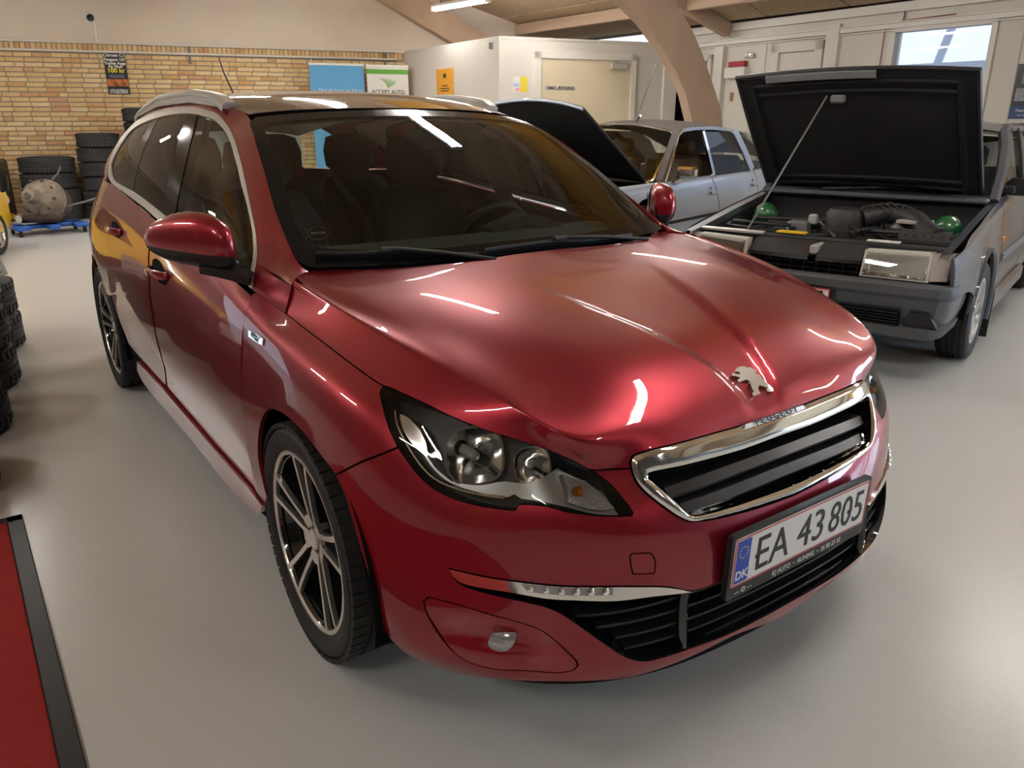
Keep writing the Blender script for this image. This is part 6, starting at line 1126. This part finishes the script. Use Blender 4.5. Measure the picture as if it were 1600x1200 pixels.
def stack(n, label, group, Ro, wid, loc, jit=.012, seed=1):
    rg = random.Random(seed); first = None; nm = ('bottom', 'second', 'third', 'fourth', 'fifth', 'sixth', 'seventh', 'eighth')
    for k in range(n):
        p = (loc[0]+rg.uniform(-jit, jit), loc[1]+rg.uniform(-jit, jit), wid/2*1.02+k*wid*1.0); lab = label % ('top' if k == n-1 else nm[k])
        if first is None: first = make_tyre('car_tyre', lab, group, Ro, wid, p)
        else: o = copy_tree(first); o.location = p; o['label'] = lab; o.rotation_euler.z = rg.uniform(0, 6)
n0 = N_*-1
stack(4, '%s tyre of the wide stack behind the gearbox', 'tyres stacked along the brick wall', .355, .2175, tuple(gw(-.505, 0, .62)), seed=3)
stack(6, '%s tyre of the middle stack by the brick wall', 'tyres stacked along the brick wall', .285, .197, tuple(gw(.17, 0, .60)), seed=4)
stack(8, '%s tyre of the tall stack hidden behind the red car', 'tyres stacked along the brick wall', .295, .19, tuple(gw(.84, 0, .60)), seed=5)
for k, (x, y, n, q) in enumerate(((-4.02, -1.50, 2, 'farthest'), (-3.18, -1.60, 3, 'second'), (-2.44, -1.70, 2, 'third'), (-1.70, -1.80, 1, 'nearest'))):
    stack(n, '%s tyre of the ' + q + ' foreground stack at the left edge', 'tyres in short stacks at the left edge', .31, .215, (x, y, 0), seed=10+k)
tg = MB().rbox((-3.9, -1.345, .52), (.004, .22, .16), .001, Matrix.Rotation(.2, 3, 'X')).build('price_tag', M['white']); tag(tg, 'white paper tag leaning on top of the left tyre stack', 'paper tag')
for z in (.55, .53, .48): MB().box((-3.8975, -1.30, z), (.001, .10, .006)).build('print_line', M['grey'], tg)
# ================================================================ gearbox on a blue dolly
gb = thing('gearbox', 'dirty aluminium gearbox lying on a blue dolly in front of tyres', 'gearbox', (-9.75, -.42, .17), R_(-20)); alu = mat('dirty_aluminium', (.30, .25, .19), .6, .4, noise=(9, .7, (.10, .08, .06)), bump=(30, .4)); rust = mat('oily_steel', (.05, .04, .035), .6, noise=(12, .6, (.12, .07, .04)), bump=(40, .4))
rt = Matrix.Rotation(R_(70), 3, 'Y') @ Matrix.Rotation(R_(12), 3, 'X')
def rl(mb, prof, n, c, nm, m): b = MB().lathe(prof, n, 'z'); mb.add([rt @ Vector(v)+Vector(c) for v in b.v], b.f); return mb.build(nm, m, gb, 40)
rl(MB(), [(.0, .20), (.06, .20), (.07, .16), (.12, .15), (.20, .10), (.235, .02), (.24, -.05), (.26, -.05), (.26, -.08), (.0, -.08)], 30, (.05, 0, .26), 'bell_housing', alu)
rl(MB(), [(.0, .27), (.035, .27), (.045, .24), (.075, .235), (.08, .12)], 24, (.10, -.03, .25), 'bearing_cover', alu); rl(MB(), [(0, .275), (.022, .275), (.022, .20)], 16, (.10, -.03, .25), 'input_shaft', rust)
rl(MB(), [(.22, -.08), (.25, -.10), (.22, -.30), (.12, -.42), (0, -.42)], 20, (.05, 0, .26), 'gear_case', rust)
MB().rbox((-.02, -.05, .06), (.42, .5, .16), .05).build('sump', rust, gb, 40); MB().tube([(0, .2, .15), (.1, .5, .22), (.1, .62, .26)], .012, 6).build('drive_rod', M['grey'], gb, 40); MB().tube([(-.05, .12, .48), (-.08, .2, .56), (-.06, .24, .64)], .01, 6).build('selector_rod', M['grey'], gb, 40)
for k in range(9):
    a = R_(40*k); p = rt @ Vector((.205*math.cos(a), .205*math.sin(a), .105))+Vector((.05, 0, .26)); MB().rbox(p, (.03, .03, .03), .008).build('housing_bolt', rust, gb)
dl = thing('dolly', 'blue four wheeled dolly carrying the gearbox', 'dolly', (-9.75, -.42, 0), R_(8)); bl = mat('dolly_blue', (.02, .09, .38), .5)
MB().rbox((0, 0, .10), (.62, .12, .05), .01).build('cross_bar', bl, dl)
for y in (-.33, .33): MB().rbox((0, y, .10), (.50, .16, .05), .012).build('deck', bl, dl)
MB().rbox((0, 0, .10), (.12, .75, .05), .01).build('centre_bar', bl, dl)
for x in (-.2, .2):
    for y in (-.36, .36): MB().lathe([(.012, -.015), (.038, -.015), (.04, 0), (.038, .015), (.012, .015)], 14, 'y', (x, y, .042)).build('castor', M['rubber'], dl, 40)
bx_ = thing('black_panel', 'black plastic panel leaning beside the tyre stack at the left edge', 'panel', tuple(gw(-1.10, 0, .55))); MB().rbox((0, 0, .42), (.10, .62, .84), .03, rotA).build('board', M['black'], bx_); MB().tube([gl(-.05, .40, .06), gl(.06, .43, .065), gl(.08, .62, .065), gl(-.02, .64, .06)], .010, 6).build('handle', M['grey'], bx_)
